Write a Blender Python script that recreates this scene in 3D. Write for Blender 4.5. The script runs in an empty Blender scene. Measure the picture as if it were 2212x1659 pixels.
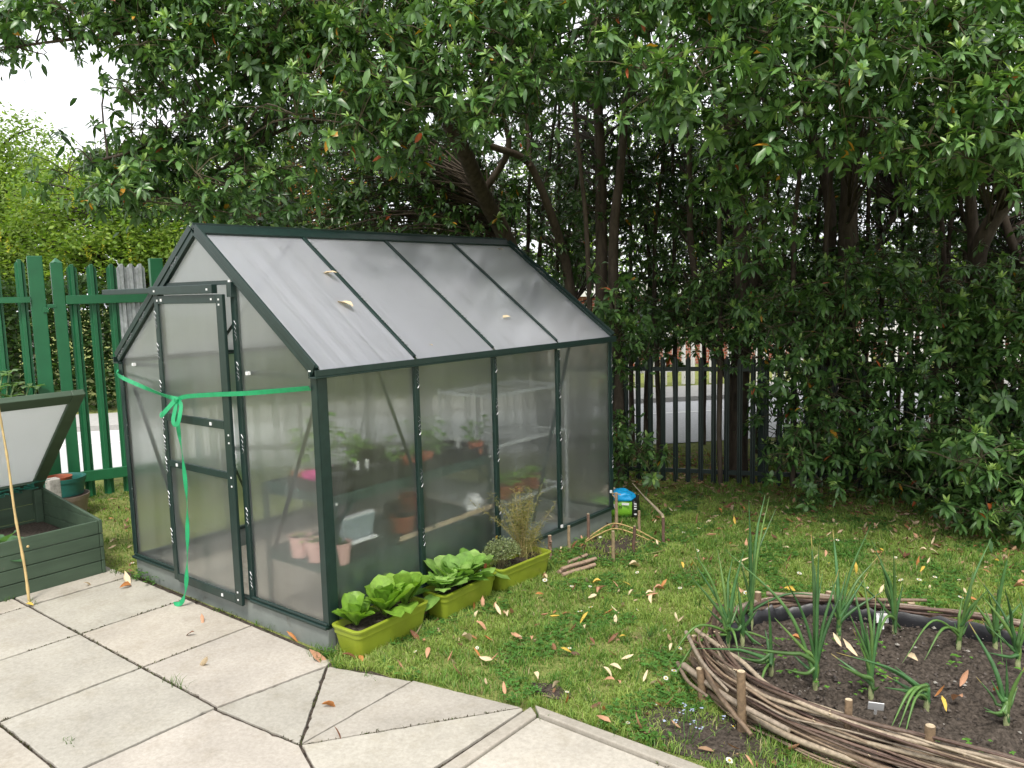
import bpy, bmesh, math, random
import numpy as np
from mathutils import Vector, Matrix, noise
random.seed(7); rng = np.random.default_rng(7)
SC = bpy.context.scene
COL = SC.collection
rad = math.radians

# ---------------------------------------------------------------- camera, sky, sun, exposure
CAM = np.array([2.9573, -2.2762, 1.6475])
CR = np.array([0.78065, 0.62447, -0.02479]); CU = np.array([-0.05334, 0.10609, 0.99292]); CF = np.array([-0.62269, 0.77381, -0.11613])
FPX = 2041.8 / 2560 * 2212          # focal length for a picture 2212 wide
camd = bpy.data.cameras.new('camera'); cam = bpy.data.objects.new('camera', camd); COL.objects.link(cam)
camd.sensor_width = 36; camd.lens = 28.713; camd.clip_end = 500; camd.clip_start = .05
m = Matrix(((CR[0], CU[0], -CF[0], CAM[0]), (CR[1], CU[1], -CF[1], CAM[1]), (CR[2], CU[2], -CF[2], CAM[2]), (0, 0, 0, 1)))
cam.matrix_world = m; SC.camera = cam

SUN_EL, SUN_AZ = rad(58), rad(150)   # azimuth clockwise from +Y
w = bpy.data.worlds.new('World'); SC.world = w; w.use_nodes = True
nt = w.node_tree; bg = nt.nodes['Background']
sky = nt.nodes.new('ShaderNodeTexSky'); sky.sky_type = 'NISHITA'; sky.sun_disc = False
sky.sun_elevation = SUN_EL; sky.sun_rotation = SUN_AZ; sky.air_density = 1.0; sky.dust_density = 4.0
hsv = nt.nodes.new('ShaderNodeHueSaturation'); hsv.inputs['Saturation'].default_value = .18
hsv.inputs['Value'].default_value = 1.0
nt.links.new(sky.outputs[0], hsv.inputs['Color'])
# cloud cover: pale sheet with a slow mottling, brighter overhead
tc = nt.nodes.new('ShaderNodeTexCoord'); nz = nt.nodes.new('ShaderNodeTexNoise'); nz.inputs['Scale'].default_value = 2.2
nz.inputs['Detail'].default_value = 4
nt.links.new(tc.outputs['Generated'], nz.inputs['Vector'])
rp = nt.nodes.new('ShaderNodeValToRGB'); rp.color_ramp.elements[0].position = .3; rp.color_ramp.elements[1].position = .75
rp.color_ramp.elements[0].color = (10, 10.3, 10.9, 1); rp.color_ramp.elements[1].color = (16, 16.2, 16.6, 1)
nt.links.new(nz.outputs[0], rp.inputs[0])
mx = nt.nodes.new('ShaderNodeMixRGB'); mx.inputs[0].default_value = .8
nt.links.new(hsv.outputs[0], mx.inputs[1]); nt.links.new(rp.outputs[0], mx.inputs[2])
nt.links.new(mx.outputs[0], bg.inputs[0]); bg.inputs[1].default_value = .105

sd = bpy.data.lights.new('sun', 'SUN'); so = bpy.data.objects.new('sun', sd); COL.objects.link(so)
sd.energy = 2.6; sd.angle = rad(12); sd.color = (1, .95, .87)
sv = Vector((math.sin(SUN_AZ) * math.cos(SUN_EL), math.cos(SUN_AZ) * math.cos(SUN_EL), math.sin(SUN_EL)))
so.rotation_euler = sv.to_track_quat('Z', 'Y').to_euler()

SC.view_settings.view_transform = 'Standard'; SC.view_settings.look = 'None'
SC.view_settings.exposure = 0.5; SC.view_settings.gamma = 1
SC.render.engine = 'CYCLES'
cy = SC.cycles
cy.use_denoising = True; cy.max_bounces = 10; cy.transmission_bounces = 8; cy.transparent_max_bounces = 24
cy.diffuse_bounces = 4; cy.glossy_bounces = 3; cy.sample_clamp_indirect = 8; cy.blur_glossy = 1.0

# ---------------------------------------------------------------- helpers
def at(px, py, z=0.0):
    """picture point (2212 wide) -> the place on the level z"""
    d = CF + CR * (px - 1106) / FPX - CU * (py - 829.5) / FPX
    t = (z - CAM[2]) / d[2]
    return CAM + t * d
def far(px, py, dep):
    """picture point and distance along the view -> place"""
    px = np.asarray(px, float); py = np.asarray(py, float); dep = np.asarray(dep, float)
    d = CF + np.multiply.outer((px - 1106) / FPX, CR) - np.multiply.outer((py - 829.5) / FPX, CU)
    return CAM + dep[..., None] * d

def tag(o, label=None, cat=None, group=None, kind=None):
    if label: o['label'] = label
    if cat: o['category'] = cat
    if group: o['group'] = group
    if kind: o['kind'] = kind
    return o
def empty(name, loc=(0, 0, 0), label=None, cat=None, group=None):
    o = bpy.data.objects.new(name, None); COL.objects.link(o); o.location = loc; o.empty_display_size = .1
    return tag(o, label, cat, group)
def link(name, me, parent=None):
    o = bpy.data.objects.new(name, me); COL.objects.link(o)
    if parent is not None:
        o.parent = parent
        o.matrix_parent_inverse = Matrix.Translation(parent.location).inverted()
    return o

class MB:
    """collects pieces of ONE mesh"""
    def __init__(s): s.v = []; s.f = []; s.c = []; s.m = []
    def add(s, vs, fs, col=None, mi=0):
        k = len(s.v); s.v += [tuple(map(float, p)) for p in vs]; s.f += [tuple(i + k for i in f) for f in fs]
        s.c += [col or (1, 1, 1)] * len(vs); s.m += [mi] * len(fs); return s
    def box(s, c, size, rot=None, col=None, mi=0):
        hx, hy, hz = size[0] / 2, size[1] / 2, size[2] / 2
        vs = [Vector((x, y, z)) for x in (-hx, hx) for y in (-hy, hy) for z in (-hz, hz)]
        if rot is not None: vs = [rot @ v for v in vs]
        vs = [v + Vector(c) for v in vs]
        return s.add(vs, [(0, 1, 3, 2), (4, 6, 7, 5), (0, 4, 5, 1), (2, 3, 7, 6), (0, 2, 6, 4), (1, 5, 7, 3)], col, mi)
    def span(s, lo, hi, **k):
        return s.box([(a + b) / 2 for a, b in zip(lo, hi)], [abs(b - a) for a, b in zip(lo, hi)], **k)
    def bar(s, p, q, w, t, up=(0, 0, 1), **k):
        """bar from p to q; width w along (dir x up), thickness t along the remaining axis"""
        p, q = Vector(p), Vector(q); d = (q - p); L = d.length; d.normalize()
        a = d.cross(Vector(up)); a.normalize(); b = a.cross(d)
        R = Matrix((a, d, b)).transposed()
        return s.box((p + q) / 2, (w, L, t), rot=R, **k)
    def tube(s, pts, r, n=6, col=None, caps=True, mi=0):
        pts = [Vector(p) for p in pts]; N = len(pts)
        rs = r if isinstance(r, (list, tuple, np.ndarray)) else [r] * N
        prev = None; vs = []; fs = []; cols = []
        for i, p in enumerate(pts):
            d = (pts[min(i + 1, N - 1)] - pts[max(i - 1, 0)])
            if d.length < 1e-9: d = Vector((0, 0, 1))
            d.normalize()
            if prev is None:
                a = d.cross(Vector((0.31, .2, .93)));
                if a.length < 1e-3: a = d.cross(Vector((1, 0, 0)))
            else:
                a = prev - d * prev.dot(d)
            a.normalize(); b = d.cross(a); prev = a
            for j in range(n):
                t = 2 * math.pi * j / n
                vs.append(p + (a * math.cos(t) + b * math.sin(t)) * rs[i])
        for i in range(N - 1):
            for j in range(n):
                j2 = (j + 1) % n
                fs.append((i * n + j, i * n + j2, (i + 1) * n + j2, (i + 1) * n + j))
        if caps: fs += [tuple(range(n - 1, -1, -1)), tuple((N - 1) * n + j for j in range(n))]
        k = len(s.v); s.add(vs, fs, None, mi)
        if col is not None:
            for i in range(N):
                c = col[i] if isinstance(col, list) else col
                for j in range(n): s.c[k + i * n + j] = c
        return s
    def lathe(s, prof, c=(0, 0, 0), n=24, col=None, mi=0, sx=1, sy=1):
        vs = []; fs = []
        for r, z in prof:
            for j in range(n):
                t = 2 * math.pi * j / n; vs.append((c[0] + sx * r * math.cos(t), c[1] + sy * r * math.sin(t), c[2] + z))
        for i in range(len(prof) - 1):
            for j in range(n):
                j2 = (j + 1) % n; fs.append((i * n + j, i * n + j2, (i + 1) * n + j2, (i + 1) * n + j))
        return s.add(vs, fs, col, mi)
    def prism(s, poly, z0, z1, col=None, mi=0):
        n = len(poly); vs = [(x, y, z0) for x, y in poly] + [(x, y, z1) for x, y in poly]
        fs = [tuple(range(n - 1, -1, -1)), tuple(range(n, 2 * n))] + [(i, (i + 1) % n, n + (i + 1) % n, n + i) for i in range(n)]
        return s.add(vs, fs, col, mi)
    def build(s, name, mat, parent=None, smooth=None, bevel=0, seg=2):
        me = bpy.data.meshes.new(name); me.from_pydata(s.v, [], s.f)
        mats = mat if isinstance(mat, (list, tuple)) else [mat]
        for mm in mats: me.materials.append(mm)
        if len(mats) > 1: me.polygons.foreach_set('material_index', s.m)
        a = me.color_attributes.new('tone', 'FLOAT_COLOR', 'POINT')
        a.data.foreach_set('color', np.concatenate([np.array(s.c, float).reshape(-1, 3), np.ones((len(s.v), 1))], 1).ravel())
        me.validate(); me.update()
        if smooth is not None:
            me.shade_smooth(); me.set_sharp_from_angle(angle=rad(smooth))
        o = link(name, me, parent)
        if bevel:
            b = o.modifiers.new('edge', 'BEVEL'); b.width = bevel; b.segments = seg; b.limit_method = 'ANGLE'; b.angle_limit = rad(40)
        return o

def fix_normals(me):
    bm = bmesh.new(); bm.from_mesh(me); bmesh.ops.recalc_face_normals(bm, faces=bm.faces); bm.to_mesh(me); bm.free()

def npmesh(name, V, T, C, mat, parent=None, smooth=False):
    """mesh of triangles from arrays: V (n,3), T (m,3), C (n,3)"""
    me = bpy.data.meshes.new(name); V = np.asarray(V, np.float32); T = np.asarray(T, np.int32)
    me.vertices.add(len(V)); me.vertices.foreach_set('co', V.ravel())
    me.loops.add(T.size); me.loops.foreach_set('vertex_index', T.ravel())
    me.polygons.add(len(T)); me.polygons.foreach_set('loop_start', np.arange(0, T.size, 3, dtype=np.int32))
    a = me.color_attributes.new('tone', 'FLOAT_COLOR', 'POINT')
    a.data.foreach_set('color', np.concatenate([np.asarray(C, np.float32), np.ones((len(V), 1), np.float32)], 1).ravel())
    me.materials.append(mat); me.update(calc_edges=True)
    if smooth: me.polygons.foreach_set('use_smooth', np.ones(len(T), bool))
    return link(name, me, parent)

# ---------------------------------------------------------------- materials
def new_mat(name):
    mt = bpy.data.materials.new(name); mt.use_nodes = True
    return mt, mt.node_tree, mt.node_tree.nodes['Principled BSDF']
def N(nt, typ, **kw):
    n = nt.nodes.new(typ)
    for k, v in kw.items():
        if k in n.inputs: n.inputs[k].default_value = v
        else: setattr(n, k, v)
    return n
def rgb(c): return (c[0], c[1], c[2], 1)
def ramp(nt, src, stops):
    r = nt.nodes.new('ShaderNodeValToRGB'); e = r.color_ramp.elements
    while len(e) < len(stops): e.new(.5)
    for k, (p, c) in enumerate(stops): e[k].position = p; e[k].color = rgb(c)
    nt.links.new(src, r.inputs[0]); return r.outputs[0]
def mix(nt, fac, a, b, mode='MIX'):
    n = nt.nodes.new('ShaderNodeMixRGB'); n.blend_type = mode
    for i, x in enumerate((fac, a, b)):
        if hasattr(x, 'links'): nt.links.new(x, n.inputs[i])
        else: n.inputs[i].default_value = x if i == 0 else rgb(x)
    return n.outputs[0]
def bump(nt, bs, src, strength=.3, dist=.01):
    b = N(nt, 'ShaderNodeBump', Strength=strength, Distance=dist); nt.links.new(src, b.inputs['Height']); nt.links.new(b.outputs[0], bs.inputs['Normal'])
def pnoise(nt, scale, detail=4, rough=.6, vec=None, stretch=None):
    n = N(nt, 'ShaderNodeTexNoise', Scale=scale, Detail=detail, Roughness=rough)
    if vec is None:
        vec = nt.nodes.new('ShaderNodeTexCoord').outputs['Object']
    if stretch:
        mp = nt.nodes.new('ShaderNodeMapping'); mp.inputs['Scale'].default_value = stretch; nt.links.new(vec, mp.inputs[0]); vec = mp.outputs[0]
    nt.links.new(vec, n.inputs['Vector']); return n.outputs[0]

def plain(name, c, rough=.5, metal=0, vary=.25, scale=12, bmp=0, spec=.5, dirt=None, stretch=None):
    mt, nt, bs = new_mat(name); bs.inputs['Roughness'].default_value = rough; bs.inputs['Metallic'].default_value = metal
    bs.inputs['Specular IOR Level'].default_value = spec
    n = pnoise(nt, scale, 5, .65, stretch=stretch)
    lo = [x * (1 - vary) for x in c]; hi = [min(1, x * (1 + vary)) for x in c]
    col = ramp(nt, n, [(.3, lo), (.7, hi)])
    if dirt:
        n2 = pnoise(nt, dirt[1], 6, .7); f = ramp(nt, n2, [(dirt[2], (0, 0, 0)), (dirt[2] + .12, (1, 1, 1))])
        col = mix(nt, f, col, dirt[0])
    nt.links.new(col, bs.inputs['Base Color'])
    if bmp: bump(nt, bs, n, bmp, .004)
    return mt

def leafmat(name, rough=.4, trans=.3, spec=.5, tint=(1.25, 1.35, .5)):
    mt, nt, bs = new_mat(name)
    at_ = N(nt, 'ShaderNodeAttribute', attribute_name='tone')
    n = pnoise(nt, 30, 2); v = ramp(nt, n, [(.3, (.8, .8, .8)), (.7, (1.2, 1.2, 1.2))])
    c = mix(nt, 1.0, at_.outputs['Color'], v, 'MULTIPLY')
    nt.links.new(c, bs.inputs['Base Color']); bs.inputs['Roughness'].default_value = rough
    bs.inputs['Specular IOR Level'].default_value = spec
    tr = nt.nodes.new('ShaderNodeBsdfTranslucent'); tc_ = mix(nt, 1.0, c, tint, 'MULTIPLY'); nt.links.new(tc_, tr.inputs[0])
    ms = nt.nodes.new('ShaderNodeMixShader'); ms.inputs[0].default_value = trans
    nt.links.new(bs.outputs[0], ms.inputs[1]); nt.links.new(tr.outputs[0], ms.inputs[2])
    nt.links.new(ms.outputs[0], nt.nodes['Material Output'].inputs[0])
    return mt

def attrmat(name, rough=.6, vary=.25, scale=40, bmp=.3, spec=.4, stretch=None):
    mt, nt, bs = new_mat(name)
    at_ = N(nt, 'ShaderNodeAttribute', attribute_name='tone')
    n = pnoise(nt, scale, 5, .65, stretch=stretch); v = ramp(nt, n, [(.3, (1 - vary,) * 3), (.7, (1 + vary,) * 3)])
    nt.links.new(mix(nt, 1.0, at_.outputs['Color'], v, 'MULTIPLY'), bs.inputs['Base Color'])
    bs.inputs['Roughness'].default_value = rough; bs.inputs['Specular IOR Level'].default_value = spec
    if bmp: bump(nt, bs, n, bmp, .004)
    return mt

def panemat(name, axis, haze=.048, tint=(.965, .975, .965), rough=.42, gloss_rough=.18, clear=.60, white=.76, period=.008, amp=.6, streak=.35):
    """twin-wall polycarbonate: fine flutes along one axis, slightly milky"""
    mt, nt, bs = new_mat(name); nt.nodes.remove(bs)
    tcn = nt.nodes.new('ShaderNodeTexCoord')
    wv = N(nt, 'ShaderNodeTexWave', Scale=2 * math.pi / (20 * period), wave_type='BANDS', bands_direction=axis, wave_profile='SIN')
    nt.links.new(tcn.outputs['Object'], wv.inputs['Vector']); wv.inputs['Distortion'].default_value = 0
    bp = N(nt, 'ShaderNodeBump', Strength=amp, Distance=.0022); nt.links.new(wv.outputs[1], bp.inputs['Height'])
    rf = N(nt, 'ShaderNodeBsdfRefraction', Roughness=rough, IOR=1.042); rf.inputs[0].default_value = rgb(tint); 
    if amp: nt.links.new(bp.outputs[0], rf.inputs['Normal'])
    tp = nt.nodes.new('ShaderNodeBsdfTransparent'); tp.inputs[0].default_value = rgb([x * .98 for x in tint])
    m1 = nt.nodes.new('ShaderNodeMixShader'); m1.inputs[0].default_value = clear
    nt.links.new(rf.outputs[0], m1.inputs[1]); nt.links.new(tp.outputs[0], m1.inputs[2])
    # milky film with water marks along the flutes; roof, lid: also painted sky sheen
    st = (14, 14, .8) if name != 'pane_roof' else (.5, 55, .5)
    n1 = pnoise(nt, 1.0, 5, .6, stretch=st); n2_ = pnoise(nt, 2.2, 5, .65); nm = mix(nt, streak, n2_, n1)
    hz = ramp(nt, nm, [(.30, (haze * (.25 if haze < .2 else .72),) * 3), (.72, (haze * (2.0 if haze < .2 else 1.3),) * 3)])
    df = nt.nodes.new('ShaderNodeBsdfDiffuse'); df.inputs[0].default_value = (white, white * 1.01, white * (1.12 if name == 'pane_roof' else 1.02), 1)  # roof white is bluer: sky sheen put into the colour
    tl = nt.nodes.new('ShaderNodeBsdfTranslucent'); tl.inputs[0].default_value = (white, white, white, 1)
    md = nt.nodes.new('ShaderNodeMixShader'); md.inputs[0].default_value = .5
    nt.links.new(df.outputs[0], md.inputs[1]); nt.links.new(tl.outputs[0], md.inputs[2])
    m2 = nt.nodes.new('ShaderNodeMixShader'); nt.links.new(hz, m2.inputs[0]); nt.links.new(m1.outputs[0], m2.inputs[1]); nt.links.new(md.outputs[0], m2.inputs[2])
    lw = N(nt, 'ShaderNodeLayerWeight', Blend=.5); pw = N(nt, 'ShaderNodeMath', operation='POWER'); nt.links.new(lw.outputs['Facing'], pw.inputs[0]); pw.inputs[1].default_value = 4.5
    fr = N(nt, 'ShaderNodeMath', operation='MULTIPLY_ADD'); nt.links.new(pw.outputs[0], fr.inputs[0]); fr.inputs[1].default_value = .9; fr.inputs[2].default_value = .055
    gl = N(nt, 'ShaderNodeBsdfGlossy', Roughness=gloss_rough)
    m3 = nt.nodes.new('ShaderNodeMixShader'); nt.links.new(fr.outputs[0], m3.inputs[0]); nt.links.new(m2.outputs[0], m3.inputs[1]); nt.links.new(gl.outputs[0], m3.inputs[2])
    nt.links.new(m3.outputs[0], nt.nodes['Material Output'].inputs[0])
    return mt

M = {}
M['frame'] = plain('frame_green', (.010, .026, .022), .38, 0, .2, 20)
M['base'] = plain('base_steel', (.17, .19, .175), .5, 0, .15, 6, dirt=((.10, .10, .085), 9, .6))
M['galv'] = plain('galvanised', (.45, .47, .48), .45, .6, .3, 18)
M['pane_x'] = panemat('pane_front', 'X', haze=.06)
M['pane_y'] = panemat('pane_side', 'Y')
M['pane_roof'] = panemat('pane_roof', 'Y', haze=.42, gloss_rough=.12, clear=.2, white=.74, amp=0, streak=.8)  # strong bluish milkiness stands in for sky glare on the roof
M['lid_pane'] = panemat('lid_pane', 'Y', haze=.55, gloss_rough=.2, clear=.2, white=.80)  # heavy milkiness paints the sky reflected in the lid
M['wire'] = plain('clip_wire', (.34, .34, .36), .35, .6, .1)
M['white'] = plain('white_plastic', (.75, .75, .74), .4, 0, .08)
M['ribbon'] = plain('green_ribbon', (.008, .27, .10), .55, 0, .18, 25)
M['trough'] = plain('lime_plastic', (.215, .265, .022), .42, 0, .12, 10, dirt=((.12, .14, .03), 7, .62))
M['soil'] = plain('dark_soil', (.060, .049, .040), .95, 0, .8, 70, bmp=1.0, spec=.1)
M['lettuce'] = leafmat('lettuce_leaf', .42, .35, .4)
M['leaf'] = leafmat('evergreen_leaf', .36, .22, .5)
M['farleaf'] = leafmat('light_leaf', .5, .45, .3)
M['grass'] = leafmat('grass_blade', .5, .35, .3)
M['dry'] = leafmat('fallen_leaf', .6, .15, .3, (1, .9, .7))
M['bark'] = attrmat('bark', .85, .45, 26, .8, .2, (1, 1, .25))
M['rod'] = attrmat('withy', .5, .35, 60, .4, .4, (1, 1, 1))
M['onion'] = leafmat('onion_leaf', .38, .2, .45)
M['coldframe'] = plain('cold_frame_paint', (.050, .082, .050), .55, 0, .2, 14, bmp=.15, dirt=((.10, .11, .07), 14, .66), stretch=(1, .15, 1))
M['gate'] = plain('green_fence_paint', (.012, .118, .045), .38, 0, .12, 8, dirt=((.16, .24, .19), 22, .72))
M['darkfence'] = plain('dark_green_paint', (.008, .02, .016), .45, 0, .2)
M['cane'] = plain('bamboo', (.52, .38, .17), .45, 0, .25, 14)
M['black'] = plain('black_plastic', (.012, .012, .013), .38, 0, .2)
M['liner'] = plain('black_liner', (.010, .010, .012), .42, 0, .3, 9, bmp=.8)
M['terracotta'] = plain('terracotta_plastic', (.33, .085, .035), .5, 0, .15)
M['pink'] = plain('pink_enamel', (.66, .40, .36), .4, 0, .06)
M['magenta'] = plain('magenta_plastic', (.62, .04, .26), .4, 0, .08)
M['teal'] = plain('teal_plastic', (.02, .12, .10), .4, 0, .15)
M['greybrown'] = plain('taupe_plastic', (.24, .18, .15), .5, 0, .1)
M['rack'] = plain('dull_wire', (.50, .51, .52), .5, .3, .2)
M['stage'] = plain('staging_green', (.022, .055, .045), .45, 0, .15)
M['bagblue'] = plain('blue_bag', (.01, .30, .62), .35, 0, .15)
M['baggreen'] = plain('lime_bag', (.18, .42, .03), .4, 0, .12, 9)
M['stone'] = plain('stone', (.35, .33, .30), .9, 0, .35, 30, bmp=.5)
M['net'] = plain('green_netting', (.01, .16, .11), .6, 0, .2)
M['wood'] = plain('pale_wood', (.42, .33, .22), .7, 0, .25, 12)
M['tarp'] = plain('green_tarp', (.012, .06, .035), .6, 0, .5, 6)
M['card'] = plain('blue_grey_card', (.30, .36, .38), .6, 0, .15)

# patio concrete
def concrete(name, base):
    mt, nt, bs = new_mat(name); bs.inputs['Roughness'].default_value = .85; bs.inputs['Specular IOR Level'].default_value = .25
    at_ = N(nt, 'ShaderNodeAttribute', attribute_name='tone')
    a = ramp(nt, pnoise(nt, 2.3, 6, .6), [(.3, [x * .80 for x in base]), (.7, [x * 1.08 for x in base])])
    b = ramp(nt, pnoise(nt, 55, 5, .75), [(.32, (.82, .82, .81)), (.68, (1.08, 1.08, 1.08))])
    sp = ramp(nt, pnoise(nt, 170, 3, .7), [(.26, (.68, .66, .64)), (.38, (1, 1, 1))])
    stn = ramp(nt, pnoise(nt, 6.5, 6, .7), [(.50, (1, 1, 1)), (.76, (.84, .82, .77))])
    c = mix(nt, 1, a, b, 'MULTIPLY'); c = mix(nt, .8, c, sp, 'MULTIPLY'); c = mix(nt, 1, c, stn, 'MULTIPLY'); c = mix(nt, 1, c, at_.outputs['Color'], 'MULTIPLY')
    nt.links.new(c, bs.inputs['Base Color']); bump(nt, bs, pnoise(nt, 120, 6, .75), .45, .002)
    return mt
M['patio'] = concrete('patio_slab', (.42, .388, .338))
M['kerb'] = concrete('kerb_concrete', (.40, .365, .31))

# lawn / earth sheet
def groundmat():
    mt, nt, bs = new_mat('ground'); bs.inputs['Roughness'].default_value = .95; bs.inputs['Specular IOR Level'].default_value = .1
    pos = nt.nodes.new('ShaderNodeNewGeometry').outputs['Position']
    n1 = pnoise(nt, 1.6, 6, .65, pos); n2 = pnoise(nt, 40, 5, .7, pos)
    earth = ramp(nt, n2, [(.3, (.05, .036, .024)), (.7, (.15, .11, .075))])
    green = ramp(nt, n2, [(.3, (.10, .13, .035)), (.7, (.29, .31, .10))])
    f = ramp(nt, n1, [(.54, (0, 0, 0)), (.70, (1, 1, 1))])
    c = mix(nt, f, green, earth)
    nt.links.new(c, bs.inputs['Base Color']); bump(nt, bs, n2, .8, .02)
    return mt
M['ground'] = groundmat()
M['asphalt'] = plain('asphalt', (.48, .48, .485), .9, 0, .15, 30, bmp=.2)
M['pavement'] = plain('pavement', (.36, .35, .33), .9, 0, .12, 20)
M['paintline'] = plain('road_paint', (.7, .7, .68), .7, 0, .1)
def brickmat():
    mt, nt, bs = new_mat('red_brick'); bs.inputs['Roughness'].default_value = .85
    tcn = nt.nodes.new('ShaderNodeTexCoord'); b = N(nt, 'ShaderNodeTexBrick', Scale=4.4)
    b.inputs['Color1'].default_value = (.30, .085, .045, 1); b.inputs['Color2'].default_value = (.22, .06, .035, 1); b.inputs['Mortar'].default_value = (.35, .30, .26, 1)
    mp = nt.nodes.new('ShaderNodeMapping'); mp.inputs['Rotation'].default_value = (rad(90), 0, 0); nt.links.new(tcn.outputs['Object'], mp.inputs[0])
    nt.links.new(mp.outputs[0], b.inputs['Vector']); nt.links.new(b.outputs[0], bs.inputs['Base Color']); return mt
M['brick'] = brickmat()
M['render_wall'] = plain('pale_render', (.72, .71, .68), .8, 0, .05)
M['slate'] = plain('roof_slate', (.16, .11, .09), .8, 0, .2)
def glassmat():
    mt, nt, bs = new_mat('window_glass'); bs.inputs['Base Color'].default_value = (.05, .06, .07, 1); bs.inputs['Roughness'].default_value = .08; return mt
M['window'] = glassmat()

# ---------------------------------------------------------------- the setting: ground, patio, kerb, road
g = MB(); g.add([(-130, -130, -.012), (130, -130, -.012), (130, 130, -.012), (-130, 130, -.012)], [(0, 1, 2, 3)])
tag(g.build('ground', M['ground']), kind='structure')

BED = (2.475, 1.10, 1.00, .60)
def in_bed(x, y, k=1.0):
    return (np.abs((x - BED[0]) / (BED[2] * k)) ** 2.4 + np.abs((y - BED[1]) / (BED[3] * k)) ** 2.4) < 1

# bare-earth sheets
def earth_patch(name, poly, z=-.006):
    b = MB(); b.add([(x, y, z) for x, y in poly], [tuple(range(len(poly)))]); return tag(b.build(name, M['soil']), kind='structure')
def blob(cx, cy, rx, ry, n=40, s=0):
    o = []
    for i in range(n):
        t = 2 * math.pi * i / n; k = 1 + .16 * noise.noise(Vector((math.cos(t) * 1.7 + s, math.sin(t) * 1.7, s)))
        o.append((cx + rx * k * math.cos(t), cy + ry * k * math.sin(t)))
    return o
# patio joint bed and slabs
JOINT = [(-3.2, -2.6), (1.05, -2.6), (1.13, .12), (.53, .0), (.13, -.03), (-1.9, -.01), (-1.97, -.1), (-3.2, -.1)]
earth_patch('soil_joint', JOINT, -.008)
LAWN_EDGE = [(-.02, -.06), (.12, -.11), (.53, .02), (1.05, .12), (1.10, .15), (4.5, .20)]
def edge_y(x):
    return np.interp(x, [p[0] for p in LAWN_EDGE], [p[1] for p in LAWN_EDGE])
pb = MB()
def slab(poly, gap=.006, t=None):
    c = np.mean(poly, 0); P = []
    n = len(poly); pts = [np.array(p, float) for p in poly]
    area = sum(pts[i][0] * pts[(i + 1) % n][1] - pts[(i + 1) % n][0] * pts[i][1] for i in range(n))
    if area < 0: pts = pts[::-1]
    out = []
    for i in range(n):
        a, b_, c_ = pts[i - 1], pts[i], pts[(i + 1) % n]
        d1 = (b_ - a) / np.linalg.norm(b_ - a); d2 = (c_ - b_) / np.linalg.norm(c_ - b_)
        n1 = np.array([-d1[1], d1[0]]); n2 = np.array([-d2[1], d2[0]])
        k = n1 + n2; k = k / max(1e-6, 1 + n1 @ n2); out.append(b_ + k * min(gap, .03))
    tone = t or random.uniform(.84, 1.06); h = random.uniform(-.0015, .0015)
    # subdivide the outline so that the arris can wander a little
    fine = []
    for i in range(n):
        a, b_ = out[i], out[(i + 1) % n]; L = np.linalg.norm(b_ - a); k = max(2, int(L / .022))
        dirn = (b_ - a) / max(L, 1e-6); nn = np.array([-dirn[1], dirn[0]])
        for j in range(k):
            wob = 0 if j == 0 else abs(noise.noise(Vector((*(a + (b_ - a) * j / k) * 13, i)))) * .006 + max(0, noise.noise(Vector((*(a + (b_ - a) * j / k) * 31, i + 9))) - .35) * .02
            fine.append(a + (b_ - a) * j / k + nn * wob)
    pb.prism([tuple(q) for q in fine], -.05, .002 + h, col=(tone * random.uniform(.98, 1.02), tone, tone * random.uniform(.97, 1.0)))
XS = [-3.02, -2.405, -1.79, -1.168, -.552, .05]; YS = [-.045, -.612, -1.195, -1.78, -2.4]
for i in range(5):
    for j in range(4):
        if i == 4 and j == 0: slab([(-.552, YS[0]), (.10, -.055), (.12, -.11), (.05, -.612), (-.552, -.612)], .007)
        else: slab([(XS[i], YS[j]), (XS[i + 1], YS[j]), (XS[i + 1], YS[j + 1]), (XS[i], YS[j + 1])], .0065 if j in (1, 0) else .005)
PV = (.55, -.58)
slab([(.05, -.618), (.12, -.115), PV], .004); slab([(.12, -.11), (.53, .015), PV], .004); slab([(.53, .02), (1.045, .115), PV], .003)
slab([PV, (1.045, .115), (1.065, .10), (1.05, -.75), (.97, -.75)], .005)
slab([(.05, -.625), PV, (.97, -.75), (.97, -1.4), (.05, -1.4)], .005, 1.0)
tag(pb.build('patio', M['patio'], bevel=.003, seg=2), kind='structure')
kb = MB()
kb.prism([(1.072, -2.2), (1.128, -2.2), (1.128, .098), (1.072, .135)], -.06, .006, col=(.97, .97, .97))
kb.prism([(1.085, .145), (1.134, .102), (2.6, .088), (2.6, .150), (1.7, .152)], -.06, .012, col=(.88, .88, .88))
tag(kb.build('kerb', M['kerb'], bevel=.005), kind='structure')
pp = MB(); pp.prism([(1.134, -2.2), (3.4, -2.2), (3.4, .082), (1.134, .095)], -.06, -.004, col=(1.04, 1.04, 1.03))
tag(pp.build('path', M['patio'], bevel=.003), kind='structure')

# road beyond the fence (runs away to the right)
RD = np.array([.66, .75]); RN = np.array([-.75, .66])
r0 = np.array([-4.72, 1.13])
def road_pt(u, v): q = r0 + RD * u + RN * v; return (q[0], q[1])
def strip(name, v0, v1, z, mt, u0=-60, u1=90):
    b = MB(); a = [road_pt(u0, v0), road_pt(u1, v0), road_pt(u1, v1), road_pt(u0, v1)]
    b.add([(x, y, z) for x, y in a], [(0, 1, 2, 3)]); return tag(b.build(name, mt), kind='structure')
strip('road', 0, 2.9, -.004, M['asphalt']); strip('road_line', 1.9, 1.98, 0.0, M['paintline'])
kf = MB(); a = [road_pt(-60, 2.9), road_pt(90, 2.9), road_pt(90, 4.1), road_pt(-60, 4.1)]
kf.prism([tuple(p) for p in a], -.01, .06); tag(kf.build('pavement', M['pavement']), kind='structure')

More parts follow.
